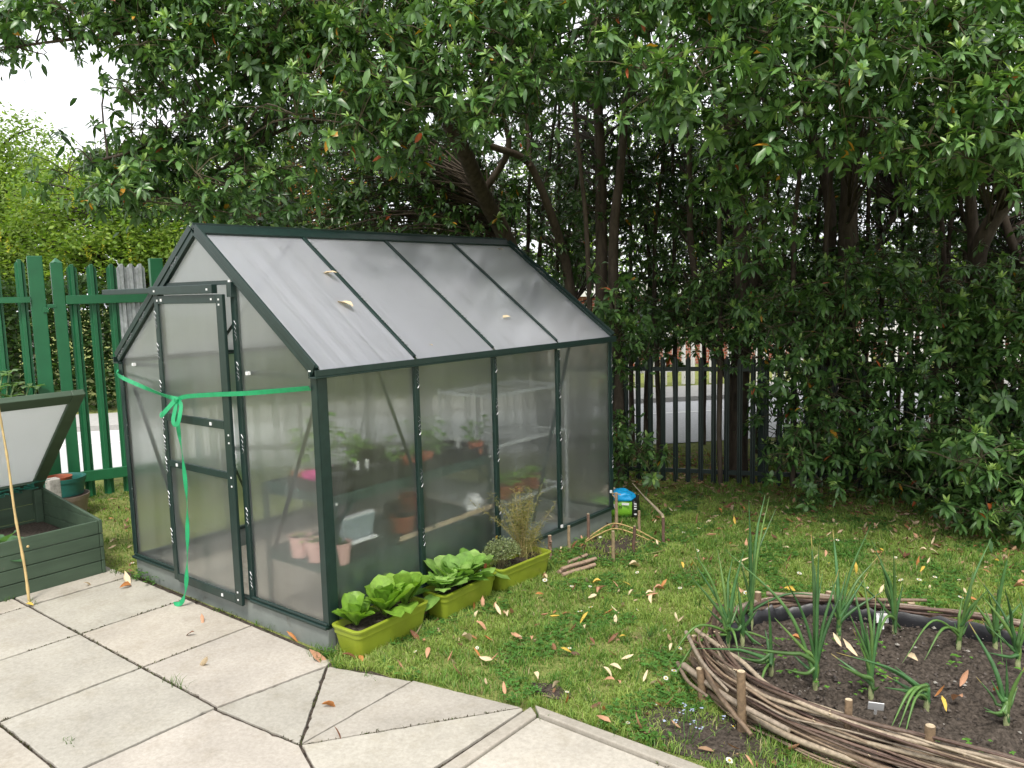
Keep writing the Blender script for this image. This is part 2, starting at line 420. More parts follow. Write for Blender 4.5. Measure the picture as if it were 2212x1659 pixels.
# ---------------------------------------------------------------- greenhouse
W, L, HE, HR = 1.788, 2.46, 1.306, 1.986; ZB = .105
gh = empty('greenhouse', (-W / 2, L / 2, 0), 'small greenhouse with dark green metal frame and cloudy ribbed plastic panes', 'greenhouse')
b = MB(); b.span((-W, -.006, -.02), (.0, .012, ZB)); b.span((-.012, .013, -.02), (.006, L, ZB)); b.span((-W, L - .012, -.02), (-.013, L, ZB)); b.span((-W, .013, -.02), (-W + .012, L - .013, ZB))
b.span((.0065, -.01, -.02), (.010, .03, ZB - .002))
b.build('base', M['base'], gh)
def part(name, fn, mat=None, smooth=None, bevel=0):
    b = MB(); fn(b); return b.build(name, mat or M['frame'], gh, smooth=smooth, bevel=bevel)
part('sill', lambda b: (b.span((-W - .012, -.028, ZB + .001), (-1.30, .018, ZB + .016)), b.span((-.585, -.028, ZB + .001), (.012, .018, ZB + .016)), b.span((-1.299, -.016, ZB + .001), (-.586, .018, ZB + .010)),
                        b.span((-.585, -.018, ZB + .017), (.01, -.004, ZB + .030)), b.span((-W, -.018, ZB + .017), (-1.30, -.004, ZB + .030))), bevel=.003)
part('sill', lambda b: (b.span((-.02, .019, ZB + .001), (.022, L + .01, ZB + .020)),))
part('sill', lambda b: (b.span((-W - .012, L - .01, ZB + .001), (-.021, L + .012, ZB + .02)),))
part('sill', lambda b: (b.span((-W - .014, .019, ZB + .001), (-W + .02, L - .011, ZB + .02)),))
for x, y, sx in ((0, 0, 1), (-W, 0, -1), (0, L, 1), (-W, L, -1)):
    sy = -1 if y == 0 else 1; wd = .05 if (x, y) == (0, 0) else .032
    def f(b, x=x, y=y, sx=sx, sy=sy, wd=wd):
        b.span((x - sx * .022, y + sy * .012, ZB + .021), (x + sx * .018, y + sy * .004, HE - .036))
        b.span((x + sx * .010, y + sy * .0035, ZB + .021), (x + sx * .018, y - sy * wd, HE - .036))
    part('corner_post', f, bevel=.002)
part('gutter', lambda b: (b.span((-.012, -.03, HE - .034), (.042, L + .03, HE - .026)), b.span((.034, -.03, HE - .0255), (.042, L + .03, HE + .004)), b.span((-.012, -.03, HE - .0255), (.0, L + .03, HE - .004))), bevel=.002)
part('gutter', lambda b: (b.span((-W - .042, -.03, HE - .034), (-W + .012, L + .03, HE - .026)), b.span((-W - .042, -.03, HE - .0255), (-W - .034, L + .03, HE + .004))))
part('ridge', lambda b: (b.box((-W / 2 + .030, L / 2, HR - .006), (.07, L + .04, .012), Matrix.Rotation(rad(37), 3, 'Y')), b.box((-W / 2 - .030, L / 2, HR - .006), (.07, L + .04, .012), Matrix.Rotation(rad(-37), 3, 'Y')),
                         b.span((-W / 2 - .004, -.02, HR - .006), (-W / 2 + .004, L + .02, HR + .030))), bevel=.001)
SLN = Vector((.605, 0, .796))
for yk, wd in ((-.008, .05), (L + .008, .034)):
    for s in (1, -1):
        def f(b, yk=yk, s=s, wd=wd):
            e = Vector((.012 if s > 0 else -W - .012, yk, HE - .004)); r = Vector((-W / 2 + s * .012, yk, HR - .012))
            b.bar(e, r, .024, .05, up=(SLN.x * s, 0, SLN.z))
            b.bar(e + Vector((s * .012, -.014 if yk < 0 else .014, .018)), r + Vector((s * .012, -.014 if yk < 0 else .014, .018)), .006, .034, up=(SLN.x * s, 0, SLN.z))
        part('rafter', f, bevel=.002)
for k in (1, 2, 3):
    y = L * k / 4
    for s in (1, -1):
        part('glazing_bar', lambda b: b.bar((0.002 if s > 0 else -W - .002, y, HE + .012), (-W / 2 + s * .02, y, HR - .004), .022, .016, up=(SLN.x * s, 0, SLN.z)), bevel=.002)
        x = .006 if s > 0 else -W - .006
        part('mullion', lambda b: (b.span((x - .012, y - .015, ZB + .021), (x + .012, y + .015, HE - .036)),), bevel=.003)
# front and rear posts, rails
part('door_post', lambda b: b.span((-.612, -.012, ZB + .012), (-.574, .014, 1.70)), bevel=.002)
part('door_post', lambda b: b.span((-1.312, -.010, ZB + .012), (-1.284, .014, 1.70)), bevel=.002)
part('head_rail', lambda b: b.span((-1.255, -.010, 1.701), (-.57, .012, 1.722)))
part('rail', lambda b: (b.span((-W + .023, .006, 1.258), (-1.313, .022, 1.284)),)); part('rail', lambda b: (b.span((-.573, .006, 1.258), (-.023, .022, 1.284)),))
part('rail', lambda b: b.span((-W + .033, L - .02, 1.258), (-.033, L - .006, 1.284)))
for x in (-.6, -1.2): part('rear_post', lambda b: b.span((x - .014, L - .012, ZB + .021), (x + .014, L + .012, HE + (W / 2 - abs(x + W / 2)) * .76 - .04)))
# braces
for p, q in (((-.018, .022, 1.19), (-.42, .022, .40)), ((-1.70, .022, 1.13), (-1.25, .022, .30)), ):
    part('brace', lambda b: b.bar(p, q, .005, .022, up=(0, 1, 0)))
for p, q in (((-.022, .395, 1.262), (-.022, .735, .40)), ((-.022, 2.015, 1.262), (-.022, 1.595, .21)), ((-W + .022, .4, 1.26), (-W + .022, .76, .3)), ((-W + .022, 2.0, 1.26), (-W + .022, 1.6, .2))):
    part('brace', lambda b: b.bar(p, q, .005, .022, up=(1, 0, 0)))
# panes (each its own sheet, 4 mm thick)
def pane(poly, axis, thick, mat):
    """polygon of 3-D corners, extruded by the vector thick"""
    def f(b):
        n = len(poly); t = Vector(thick)
        vs = [Vector(p) for p in poly] + [Vector(p) + t for p in poly]
        b.add(vs, [tuple(range(n)), tuple(range(2 * n - 1, n - 1, -1))] + [(i, n + i, n + (i + 1) % n, (i + 1) % n) for i in range(n)])
    o = part('pane', f, mat); fix_normals(o.data); return o
def roof_z(x): return HE + (W / 2 - abs(x + W / 2)) / (W / 2) * (HR - HE)
def fpane(x0, x1, z0, top=None, y=.0, flip=1):
    pts = [(x0, y, z0), (x1, y, z0)]
    if top is None: pts += [(x1, y, roof_z(x1) - .022), (x0, y, roof_z(x0) - .022)]
    else: pts += [(x1, y, top), (x0, y, top)]
    return pane(pts, 'X', (0, .004, 0), M['pane_x'])
fpane(-.572, -.004, ZB + .018); fpane(-W + .004, -1.314, ZB + .018)
pane([(-1.21, 0, 1.723), (-.578, 0, 1.723), (-.60, 0, roof_z(-.60) - .022), (-W / 2, 0, HR - .035), (-1.188, 0, roof_z(-1.188) - .022)], 'X', (0, .004, 0), M['pane_x'])
for x0, x1 in ((-W + .004, -1.215), (-1.185, -.615), (-.585, -.004)):
    pts = [(x0, L, ZB + .022), (x1, L, ZB + .022), (x1, L, roof_z(x1) - .022)]
    if x0 < -W / 2 < x1: pts.append((-W / 2, L, HR - .035))
    pts.append((x0, L, roof_z(x0) - .022)); pane(pts, 'X', (0, -.004, 0), M['pane_x'])
for k in range(4):
    y0, y1 = L * k / 4 + .017, L * (k + 1) / 4 - .017
    if k == 0: y0 = .008
    if k == 3: y1 = L - .008
    for x, s in ((.0, -1), (-W, 1)):
        pane([(x, y0, ZB + .022), (x, y1, ZB + .022), (x, y1, HE - .037), (x, y0, HE - .037)], 'Y', (s * .004, 0, 0), M['pane_y'])
    y0, y1 = L * k / 4 + .012, L * (k + 1) / 4 - .012
    if k == 0: y0 = .018
    if k == 3: y1 = L - .010
    for s in (1, -1):
        e = Vector((.030 if s > 0 else -W - .030, 0, HE - .008)); r = Vector((-W / 2 + s * .02, 0, HR - .008))
        pane([(e.x, y0, e.z), (e.x, y1, e.z), (r.x, y1, r.z), (r.x, y0, r.z)], 'Y', (-SLN.x * s * .004, 0, -SLN.z * .004), M['pane_roof'])
# door: sub-parts under it
door = empty('door', (-.95, -.03, .1)); door.parent = gh; door.matrix_parent_inverse = Matrix.Translation(gh.location).inverted()
def dpart(name, lo, hi, mat=None, bevel=.002):
    b = MB(); b.span(lo, hi); o = b.build(name, mat or M['frame'], None, bevel=bevel); o.parent = door
    o.matrix_parent_inverse = Matrix.Translation((-.95, -.03, .1)).inverted(); return o
DY0, DY1 = -.048, -.030
dpart('door_stile', (-1.279, DY0, .090), (-1.240, DY1, 1.655)); dpart('door_stile', (-.684, DY0, .082), (-.626, DY1, 1.655))
dpart('door_rail', (-1.239, DY0, 1.612), (-.685, DY1, 1.655)); dpart('door_rail', (-1.239, DY0, .985), (-.685, DY1, 1.027)); dpart('door_rail', (-1.239, DY0, .732), (-.685, DY1, .768)); dpart('door_rail', (-1.239, DY0, .084), (-.685, DY1, .130))
for z0, z1 in ((.131, .731), (.769, .984), (1.028, 1.611)): dpart('door_pane', (-1.239, -.040, z0), (-.685, -.036, z1), M['pane_x'], 0)
part('door_track', lambda b: (b.span((-1.845, -.056, 1.668), (-1.30, -.030, 1.698)), b.span((-1.299, -.062, 1.660), (-.690, -.030, 1.704))), bevel=.003)
part('door_track', lambda b: b.span((-.612, -.030, 1.64), (-.572, -.013, 1.712)))
for x, z, s in ((-1.20, 1.632, .014), (-.80, .975 + .03, .016), (-1.16, .75, .016), (-.80, .105, .014), (-1.24, 1.68, .010), (-.73, 1.68, .010), (-1.24, 1.63, .010), (-.72, 1.632, .010), (-.655, 1.63, .009), (-.655, 1.605, .009), (-.645, .96, .008), (-.645, .92, .008), (-.645, .745, .008), (-.645, .70, .008), (-.655, .15, .008), (-.655, .11, .008)):
    part('bolt', lambda b: b.span((x - s / 2, -.066 if z > 1.66 else -.052, z - s / 2), (x + s / 2, -.0485, z + s / 2)), M['white'])
for x, z in ((-1.62, 1.272), (-.50, 1.272), (-.60, 1.715), (-.012, 1.30)): part('bolt', lambda b: b.span((x - .008, -.022, z - .008), (x + .008, -.004, z + .008)), M['white'])
for y, z in ((2.43, .24), (1.84, .14), (1.84, 1.272)): part('bolt', lambda b: b.span((.019, y - .009, z - .009), (.027, y + .009, z + .009)), M['white'])
# W-shaped glazing clips
CLIP = [(-.004, .045), (.012, .028), (-.006, .020), (.007, .006), (-.006, -.006), (.008, -.016), (-.004, -.022), (.012, -.034), (-.002, -.050)]
def clip(c, u, v, n):
    c, u, v, n = map(Vector, (c, u, v, n))
    b = MB(); b.tube([c + u * x + v * z + n * .003 for x, z in CLIP], .0011, 4)
    o = b.build('glazing_clip', M['wire'], gh)
for z in (1.48, 1.28, .92, .55, .22): clip((-.578, -.016, z), (1, 0, 0), (0, 0, 1), (0, -1, 0))
for z in (1.53, 1.36, 1.16, .97, .86, .74, .55, .34): clip((-1.262, -.052, z), (1, 0, 0), (0, 0, 1), (0, -1, 0))
for z in (1.17, .88, .5): clip((-W + .012, -.006, z), (1, 0, 0), (0, 0, 1), (0, -1, 0))
for k in (1, 2, 3):
    for z in (1.19, .95, .68, .37): clip((.019, L * k / 4, z + .02 * k), (0, 1, 0), (0, 0, 1), (1, 0, 0))
for z in (1.15, .9, .68, .45): clip((.019, L - .004, z), (0, 1, 0), (0, 0, 1), (1, 0, 0))
sl = (Vector((0, 0, HE)) - Vector((-W / 2, 0, HR))).normalized()
for k in (1, 2, 3, 4):
    for t in (.14, .36, .57, .74, .90):
        p = Vector((-W / 2, min(L * k / 4, L - .0), HR)).lerp(Vector((0, min(L * k / 4, L - .0), HE)), t) + SLN * .022
        clip(p, (0, 1, 0), sl, SLN)
for t in (.2, .42, .62, .8, .93):
    p = Vector((-W / 2, -.03, HR - .03)).lerp(Vector((-W, -.03, HE - .02)), t); clip(p, (-.6, 0, .8), (-.8, 0, -.6), (0, -1, 0))

# ribbon tied across the door
def ribbon_strip(mb, pts, wd, nrm, twist=None):
    pts = [Vector(p) for p in pts]; vs = []; fs = []
    for i, p in enumerate(pts):
        d = (pts[min(i + 1, len(pts) - 1)] - pts[max(i - 1, 0)]).normalized()
        nv = Vector(nrm); side = d.cross(nv); side.normalize()
        if twist: side = Matrix.Rotation(twist[i], 3, d) @ side
        t = d.cross(side) * .0008
        vs += [p + side * wd / 2 + t, p - side * wd / 2 + t, p - side * wd / 2 - t, p + side * wd / 2 - t]
    for i in range(len(pts) - 1):
        for j in range(4):
            fs.append((4 * i + j, 4 * i + (j + 1) % 4, 4 * i + 4 + (j + 1) % 4, 4 * i + 4 + j))
    fs += [(3, 2, 1, 0), tuple(4 * (len(pts) - 1) + j for j in range(4))]
    mb.add(vs, fs)
def spline(pts, n=8):
    P = [np.array(p, float) for p in pts]; P = [2 * P[0] - P[1]] + P + [2 * P[-1] - P[-2]]; out = []
    for i in range(1, len(P) - 2):
        for k in range(n):
            t = k / n; a, b_, c, d = P[i - 1], P[i], P[i + 1], P[i + 2]
            out.append(.5 * ((2 * b_) + (-a + c) * t + (2 * a - 5 * b_ + 4 * c - d) * t * t + (-a + 3 * b_ - 3 * c + d) * t ** 3))
    out.append(P[-2]); return out
rb = empty('ribbon', (-1.057, -.06, 1.117), 'bright green ribbon tied in a bow across the greenhouse door', 'ribbon')
b = MB(); q = spline([(-1.80, -.02, 1.235), (-1.785, -.03, 1.205), (-1.5, -.055, 1.165), (-1.2, -.066, 1.125), (-1.06, -.07, 1.117)]); ribbon_strip(b, q, .022, (0, -1, 0), [.5 * math.sin(i * .35) for i in range(len(q))]); b.build('band', M['ribbon'], rb, smooth=60)
b = MB(); q = spline([(-1.06, -.068, 1.117), (-.98, -.068, 1.135), (-.75, -.062, 1.158), (-.5, -.05, 1.178), (-.25, -.036, 1.203), (-.016, -.022, 1.228)]); ribbon_strip(b, q, .023, (0, -1, 0), [.0 + 1.1 * max(0, (i / len(q) - .55)) for i in range(len(q))]); b.build('band', M['ribbon'], rb, smooth=60)
for pts in ([(-1.06, -.075, 1.115), (-1.10, -.082, 1.095), (-1.14, -.10, 1.05), (-1.150, -.12, 1.035), (-1.125, -.13, 1.035), (-1.10, -.12, 1.06), (-1.065, -.085, 1.11)], [(-1.055, -.075, 1.112), (-1.01, -.085, 1.09), (-.992, -.105, 1.04), (-1.0, -.115, 1.00), (-1.03, -.118, .995), (-1.05, -.11, 1.02), (-1.055, -.082, 1.10)]):
    b = MB(); ribbon_strip(b, spline(pts), .026, (.3, -1, .2), None); b.build('bow_loop', M['ribbon'], rb, smooth=60)
b = MB(); b.box((-1.057, -.08, 1.113), (.03, .02, .024), Matrix.Rotation(.3, 3, 'Y')); b.build('knot', M['ribbon'], rb, bevel=.006)
b = MB(); q = spline([(-1.055, -.082, 1.105), (-1.045, -.09, .98), (-1.03, -.085, .80), (-1.02, -.085, .6), (-1.03, -.09, .4), (-1.045, -.1, .2), (-1.06, -.11, .08), (-1.085, -.125, .02), (-1.13, -.14, .008)]); ribbon_strip(b, q, .025, (0, -1, .1), [.45 * math.sin(i * .55) for i in range(len(q))]); b.build('tail', M['ribbon'], rb, smooth=60)

# ---------------------------------------------------------------- leaf kit
def frames(axis):
    a = axis / np.linalg.norm(axis, axis=1, keepdims=True)
    ref = np.where(np.abs(a[:, 2:3]) < .9, np.array([[0, 0, 1.]]), np.array([[1., 0, 0]]))
    u = np.cross(ref, a); u /= np.linalg.norm(u, axis=1, keepdims=True); v = np.cross(a, u); return a, u, v
# leaf outline rows: t along, half width, (centre sink)
def leaves(base, d, nrm, Ln, wd, col, droop, fold=.12, rows=((.20, .66), (.50, 1.0), (.80, .66)), midcol=None):
    """vectorised leaves; every row has left, middle, right"""
    n = len(base); d = d / np.linalg.norm(d, axis=1, keepdims=True)
    side = np.cross(d, nrm); side /= np.maximum(np.linalg.norm(side, axis=1, keepdims=True), 1e-6); nn = np.cross(side, d)
    Ln = Ln[:, None]; wd = wd[:, None]; droop = droop[:, None]
    def pt(t, s):
        p = base + d * (t * Ln) + side * (s * wd * .5) + nn * (abs(s) * wd * fold)
        p = p - nn * (droop * .5 * t * t * Ln); p[:, 2] -= (droop[:, 0] * .5 * t * t * Ln[:, 0]); return p
    V = [pt(0, 0)]
    for t, k in rows: V += [pt(t, -k), pt(t, 0), pt(t, k)]
    V.append(pt(1, 0)); m_ = len(V); V = np.stack(V, 1).reshape(-1, 3)
    T = [(0, 2, 1), (0, 3, 2)]; R_ = len(rows)
    for i in range(R_ - 1):
        a = 1 + 3 * i; T += [(a, a + 1, a + 4), (a, a + 4, a + 3), (a + 1, a + 2, a + 5), (a + 1, a + 5, a + 4)]
    a = 1 + 3 * (R_ - 1); T += [(a, a + 1, m_ - 1), (a + 1, a + 2, m_ - 1)]
    T = (np.array(T)[None] + (np.arange(n) * m_)[:, None, None]).reshape(-1, 3)
    C = np.repeat(col[:, None, :], m_, 1)
    C[:, [2 + 3 * i for i in range(R_)], :] *= 1.18
    return V, T, C.reshape(-1, 3)
def join(parts):
    V = []; T = []; C = []; k = 0
    for v, t, c in parts: V.append(v); T.append(t + k); C.append(c); k += len(v)
    return np.concatenate(V), np.concatenate(T), np.concatenate(C)
def in_poly(px, py, poly):
    ins = np.zeros(len(px), bool); n = len(poly)
    for i in range(n):
        x1, y1 = poly[i]; x2, y2 = poly[(i + 1) % n]
        if y1 == y2: continue
        c = ((y1 > py) != (y2 > py)) & (px < (x2 - x1) * (py - y1) / (y2 - y1) + x1); ins ^= c
    return ins

DARK = np.array([.038, .092, .026]); MID = np.array([.100, .195, .050]); YOUNG = np.array([.34, .48, .13]); GOLD = np.array([.52, .26, .03]); RUST = np.array([.42, .10, .035])
def whorls(P, axis, size, young=.5, nmat=12, gold=.008, tone=1.0):
    """rosettes of long evergreen leaves: drooping mature leaves, upright pale young ones"""
    n = len(P); a, u, v = frames(axis); out = []
    k = nmat; idx = np.repeat(np.arange(n), k)
    ph = (np.tile(np.arange(k) * 2.4, n) + rng.uniform(0, .6, n * k) + np.repeat(rng.uniform(0, 6.3, n), k))
    th = np.clip(rng.normal(1.55, .38, n * k), .5, 2.3)
    radv = u[idx] * np.cos(ph)[:, None] + v[idx] * np.sin(ph)[:, None]
    d = a[idx] * np.cos(th)[:, None] + radv * np.sin(th)[:, None]; nr = a[idx] * np.sin(th)[:, None] - radv * np.cos(th)[:, None]
    s = size[idx] * rng.uniform(.75, 1.15, n * k)
    f = rng.uniform(0, 1, n * k)[:, None]; col = DARK * (1 - f) + MID * f; col = col * rng.uniform(.75, 1.3, n * k)[:, None] * tone
    g_ = rng.uniform(0, 1, n * k); col[g_ < gold] = GOLD * .9; col[g_ < gold * .35] = RUST
    base = P[idx] - a[idx] * (rng.uniform(0, .5, n * k) * size[idx])[:, None]
    out.append(leaves(base, d, nr, s, s * rng.uniform(.34, .44, n * k), col, rng.uniform(.15, .7, n * k)))
    sel = np.where(rng.uniform(0, 1, n) < young)[0]
    if len(sel):
        k = 7; idx = np.repeat(sel, k); N_ = len(idx); ph = rng.uniform(0, 6.3, N_); th = np.clip(rng.normal(.62, .3, N_), .1, 1.3)
        radv = u[idx] * np.cos(ph)[:, None] + v[idx] * np.sin(ph)[:, None]
        d = a[idx] * np.cos(th)[:, None] + radv * np.sin(th)[:, None]; nr = a[idx] * np.sin(th)[:, None] - radv * np.cos(th)[:, None]
        s = size[idx] * rng.uniform(.55, .95, N_); f = rng.uniform(.25, 1, N_)[:, None] * rng.uniform(.5, 1, len(sel)).repeat(k)[:, None]
        col = (MID * (1 - f) + YOUNG * f) * tone
        out.append(leaves(P[idx], d, nr, s, s * rng.uniform(.26, .34, N_), col, rng.uniform(.0, .35, N_)))
    return join(out)

DENS = 3.7
def scatter(poly, d0, d1, cover, sigma=.17, per=7, seed=0, thin=None):
    """clustered twig ends inside a volume; cover = leaf-rosette areas per view area"""
    poly = np.array(poly, float); lo, hi = poly.min(0), poly.max(0); ar = 0
    for i in range(len(poly)): ar += poly[i - 1][0] * poly[i][1] - poly[i][0] * poly[i - 1][1]
    ar = abs(ar) / 2 * ((d0 + d1) / 2 / FPX) ** 2
    n = max(3, int(cover * DENS * ar / .02)); nc = max(1, n // per)
    cx = []; 
    while len(cx) < nc:
        q = rng.uniform(lo, hi, (nc * 3, 2)); q = q[in_poly(q[:, 0], q[:, 1], poly)]; cx += list(q)
    cx = np.array(cx[:nc]); cd = rng.uniform(d0, d1, nc); C = far(cx[:, 0], cx[:, 1], cd)
    if thin is not None:
        keep = np.array([noise.noise(Vector(c * 1.3 + seed)) > thin for c in C]); C = C[keep]; nc = len(C)
        if nc == 0: return np.zeros((0, 3)), np.zeros((0, 3)), np.zeros(0, int)
    idx = np.repeat(np.arange(nc), per)
    P = C[idx] + rng.normal(0, sigma, (len(idx), 3)) * np.array([1, 1, .75])
    return C, P, idx

def bark_tube(mb, pts, r, n=8, col=(.055, .045, .036), wob=.012):
    q = spline(pts, 6); q = [Vector(p) + Vector((noise.noise(Vector(p) * 3), noise.noise(Vector(p) * 3 + Vector((9, 0, 0))), 0)) * wob for p in q]
    rs = np.interp(np.linspace(0, 1, len(q)), np.linspace(0, 1, len(r)), r)
    mb.tube(q, list(rs), n, col=col)
    return [np.array(p) for p in q], rs

def make_tree(name, label, cat, trunks, vols, root, size=.08, group='evergreen trees along the fence', leafm='leaf', barkcol=(.072, .056, .042), stems=()):
    """trunks: list of (points, radii); vols: list of dict(poly,d0,d1,cover,young,thin,tone,size)"""
    t = empty(name, tuple(root), label, cat, group)
    tb = MB(); path = []; prad = []
    for pts, r in trunks:
        q, rs = bark_tube(tb, pts, r, 9, barkcol); path += q; prad += list(rs)
    path = np.array(path); parts = []
    for vd in vols:
        C, P, idx = scatter(vd['poly'], vd['d0'], vd['d1'], vd['cover'], vd.get('sigma', .17), vd.get('per', 7), vd.get('seed', 0), vd.get('thin'))
        if len(P) == 0: continue
        # boughs
        for i, c in enumerate(C):
            dd = np.linalg.norm(path - c, axis=1) + 1.2 * np.maximum(0, path[:, 2] - c[2] + .1); j = int(dd.argmin()); s0 = path[j]
            mid = (s0 + c) / 2 + np.array([0, 0, .10 * np.linalg.norm(c - s0)]) + rng.normal(0, .06, 3)
            ln = np.linalg.norm(c - s0); r0 = min(.010, .004 + .004 * ln)
            tb.tube(spline([s0, mid, c], 4), [r0 * (1 - k / 12) for k in range(9)], 4, col=barkcol, caps=False)
        for c, p in zip(C[idx], P):
            tb.tube([c, (c + p) / 2 + np.array([0, 0, .02]), p], [.004, .003, .002], 3, col=(.07, .06, .035), caps=False)
        ax = np.array([0, 0, .75]) + rng.normal(0, .38, P.shape) + (P - C[idx]) * 1.5
        sz = rng.uniform(.85, 1.2, len(P)) * vd.get('size', size) * .86
        sz *= rng.uniform(.7, 1.25, len(C))[idx]
        k = 3; Q = np.repeat(P, k, 0) + rng.normal(0, .075, (len(P) * k, 3)); nq = len(Q); dq = rng.normal(0, 1, (nq, 3)) + np.array([0, 0, -.7]); fq = rng.uniform(0, 1, (nq, 1)); sq = rng.uniform(.55, 1.1, nq) * vd.get('size', size) * .95
        cq = (DARK * (1 - fq) + MID * fq) * rng.uniform(.7, 1.2, (nq, 1)) * vd.get('tone', 1.0)
        parts.append(leaves(Q, dq, rng.normal(0, .8, (nq, 3)) + np.array([0, 0, 1.]), sq, sq * rng.uniform(.32, .46, nq), cq, rng.uniform(0, .8, nq), .1, ((.35, .95), (.7, .8))))
        parts.append(whorls(P, ax, sz, min(1, vd.get('young', .4) * 1.45), vd.get('nmat', 12), vd.get('gold', .008), vd.get('tone', 1.0)))
    for k, px in enumerate(stems):
        dd = 6.6 + 1.9 * ((k * .618 + px * .013) % 1); l1, l2 = random.gauss(0, 14), random.gauss(0, 30)
        bark_tube(tb, [grounded(px, dd)] + F((px + l1 * .5, 800, dd), (px + l1, 520, dd), (px + l2, 240, dd - .1), (px + l2 * 1.6, -60, dd - .2)), [random.uniform(.018, .036), .024, .02, .015, .010], 7, barkcol)
    tb.build('trunk', M['bark'], t, smooth=70)
    V, T, C_ = join(parts); npmesh('crown', V, T, C_, M[leafm], t)
    return t

def F(*p): return [tuple(far(x, y, d)) for x, y, d in p]
def base_of(px, py, dep): q = far(px, py, dep); return q
GZ = -.012
def grounded(px, dep):
    """place on the ground at picture column px and distance dep"""
    # choose py so that the point lies on the ground
    q1 = far(px, 600, dep); q2 = far(px, 1400, dep); t = (GZ - q1[2]) / (q2[2] - q1[2]); return far(px, 600 + 800 * t, dep)

# ---------------------------------------------------------------- evergreen trees
rt = grounded(1190, 8.0)
make_tree('evergreen_tree', 'leaning evergreen tree behind the greenhouse with boughs spread over its roof', 'tree',
    [([rt] + F((1165, 800, 7.9), (1140, 640, 7.6), (1090, 510, 7.2), (1042, 420, 6.8), (985, 295, 6.2), (915, 180, 5.8), (800, 40, 5.6), (700, -120, 5.6), (640, -300, 5.6)), [.095, .085, .075, .065, .06, .05, .035]),
     (F((800, 40, 5.6), (690, 70, 5.5), (590, 108, 5.4), (470, 216, 5.3), (380, 270, 5.3), (297, 322, 5.3), (200, 350, 5.3)), [.022, .018, .014, .008]),
     (F((915, 180, 5.8), (760, 250, 5.6), (610, 280, 5.5), (480, 370, 5.5), (390, 440, 5.5)), [.02, .015, .011, .006]),
     (F((700, -120, 5.6), (500, 20, 5.2), (330, 60, 5.1), (150, 85, 5.0), (10, 105, 5.0)), [.024, .018, .011, .006]),
     (F((1042, 420, 6.8), (1100, 300, 6.6), (1010, 130, 6.2)), [.03, .025, .015])],
    [dict(poly=[(-10, 70), (20, 15), (120, -60), (600, -60), (600, 110), (430, 115), (330, 125), (240, 95), (150, 75), (80, 80), (0, 110)], d0=4.8, d1=5.5, cover=2.6, young=.6, sigma=.10),
     dict(poly=[(60, 150), (140, 140), (260, 170), (250, 200), (120, 175)], d0=5.0, d1=5.3, cover=.8, young=.9, size=.05, sigma=.06, per=4),
     dict(poly=[(330, 60), (600, 60), (640, 260), (560, 330), (330, 300), (262, 300), (262, 215), (310, 140)], d0=4.9, d1=6.1, cover=1.8, young=.4, sigma=.12),
     dict(poly=[(70, 345), (190, 340), (330, 300), (600, 300), (640, 440), (560, 500), (430, 450), (380, 430), (250, 470), (200, 420), (100, 360)], d0=4.9, d1=6.0, cover=2.4, young=.4, sigma=.11),
     dict(poly=[(570, -60), (1150, -60), (1160, 240), (1060, 290), (980, 290), (900, 330), (820, 300), (740, 250), (620, 260)], d0=4.4, d1=5.6, cover=3.4, young=.75, sigma=.14, gold=.015),
     dict(poly=[(590, 240), (1000, 280), (1110, 420), (1090, 540), (430, 540), (540, 420)], d0=7.0, d1=8.4, cover=2.5, young=.25, gold=.02, sigma=.2, tone=.9),  # rear leaves toned down: shade under the canopy put into their colour
     dict(poly=[(300, -300), (1150, -450), (1150, -40), (500, -40)], d0=5.6, d1=7.6, cover=.6, young=.4, sigma=.25, size=.10, per=9)],  # unseen boughs above the frame, added for shade, kept sparse over the roof
    rt)
rt = grounded(1265, 7.6)
make_tree('evergreen_tree', 'evergreen tree with a thin curved stem just right of the greenhouse roof end', 'tree',
    [([rt] + F((1250, 760, 7.5), (1222, 570, 7.3), (1180, 440, 7.0), (1140, 350, 6.8), (1060, 315, 6.5), (1000, 285, 6.3)), [.06, .05, .04, .032, .028, .02]),
     (F((1145, 360, 6.8), (1135, 200, 6.8), (1140, 60, 6.8), (1150, -150, 6.6)), [.02, .014, .012, .01]),
     ([grounded(1310, 7.2)] + F((1308, 800, 7.2), (1300, 600, 7.2), (1297, 380, 7.2), (1290, 150, 7.1), (1280, -100, 7.0)), [.07, .06, .055, .05, .04, .03]),
     ([grounded(1335, 7.0)] + F((1335, 800, 7.0), (1325, 560, 7.0), (1345, 300, 7.0), (1370, 60, 7.0)), [.06, .055, .045, .035, .02])],
    [dict(poly=[(1090, 200), (1420, 120), (1430, 760), (1320, 760), (1300, 650), (1090, 540)], d0=7.1, d1=10.6, cover=2.3, young=.15, sigma=.16, thin=-.24, seed=3, tone=.8, size=.075),  # inner foliage coloured darker, standing in for shade between the stems
     dict(poly=[(1150, -60), (1400, -60), (1420, 120), (1340, 150), (1250, 130), (1160, 220)], d0=4.4, d1=5.6, cover=2.2, young=.5, sigma=.13),
     dict(poly=[(1312, 640), (1410, 620), (1400, 900), (1390, 1000), (1340, 1020), (1318, 960)], d0=6.0, d1=7.0, cover=1.7, young=.3, sigma=.13, size=.075),
     dict(poly=[(1120, -650), (1440, -650), (1440, -30), (1120, -30)], d0=5.2, d1=8.4, cover=2.4, young=.3, sigma=.25, size=.10, per=9)],  # unseen upper foliage, added to block the sky and darken the stems below
    rt, stems=(1135, 1165, 1205, 1240, 1275, 1365, 1395))
rt = grounded(1590, 7.0)
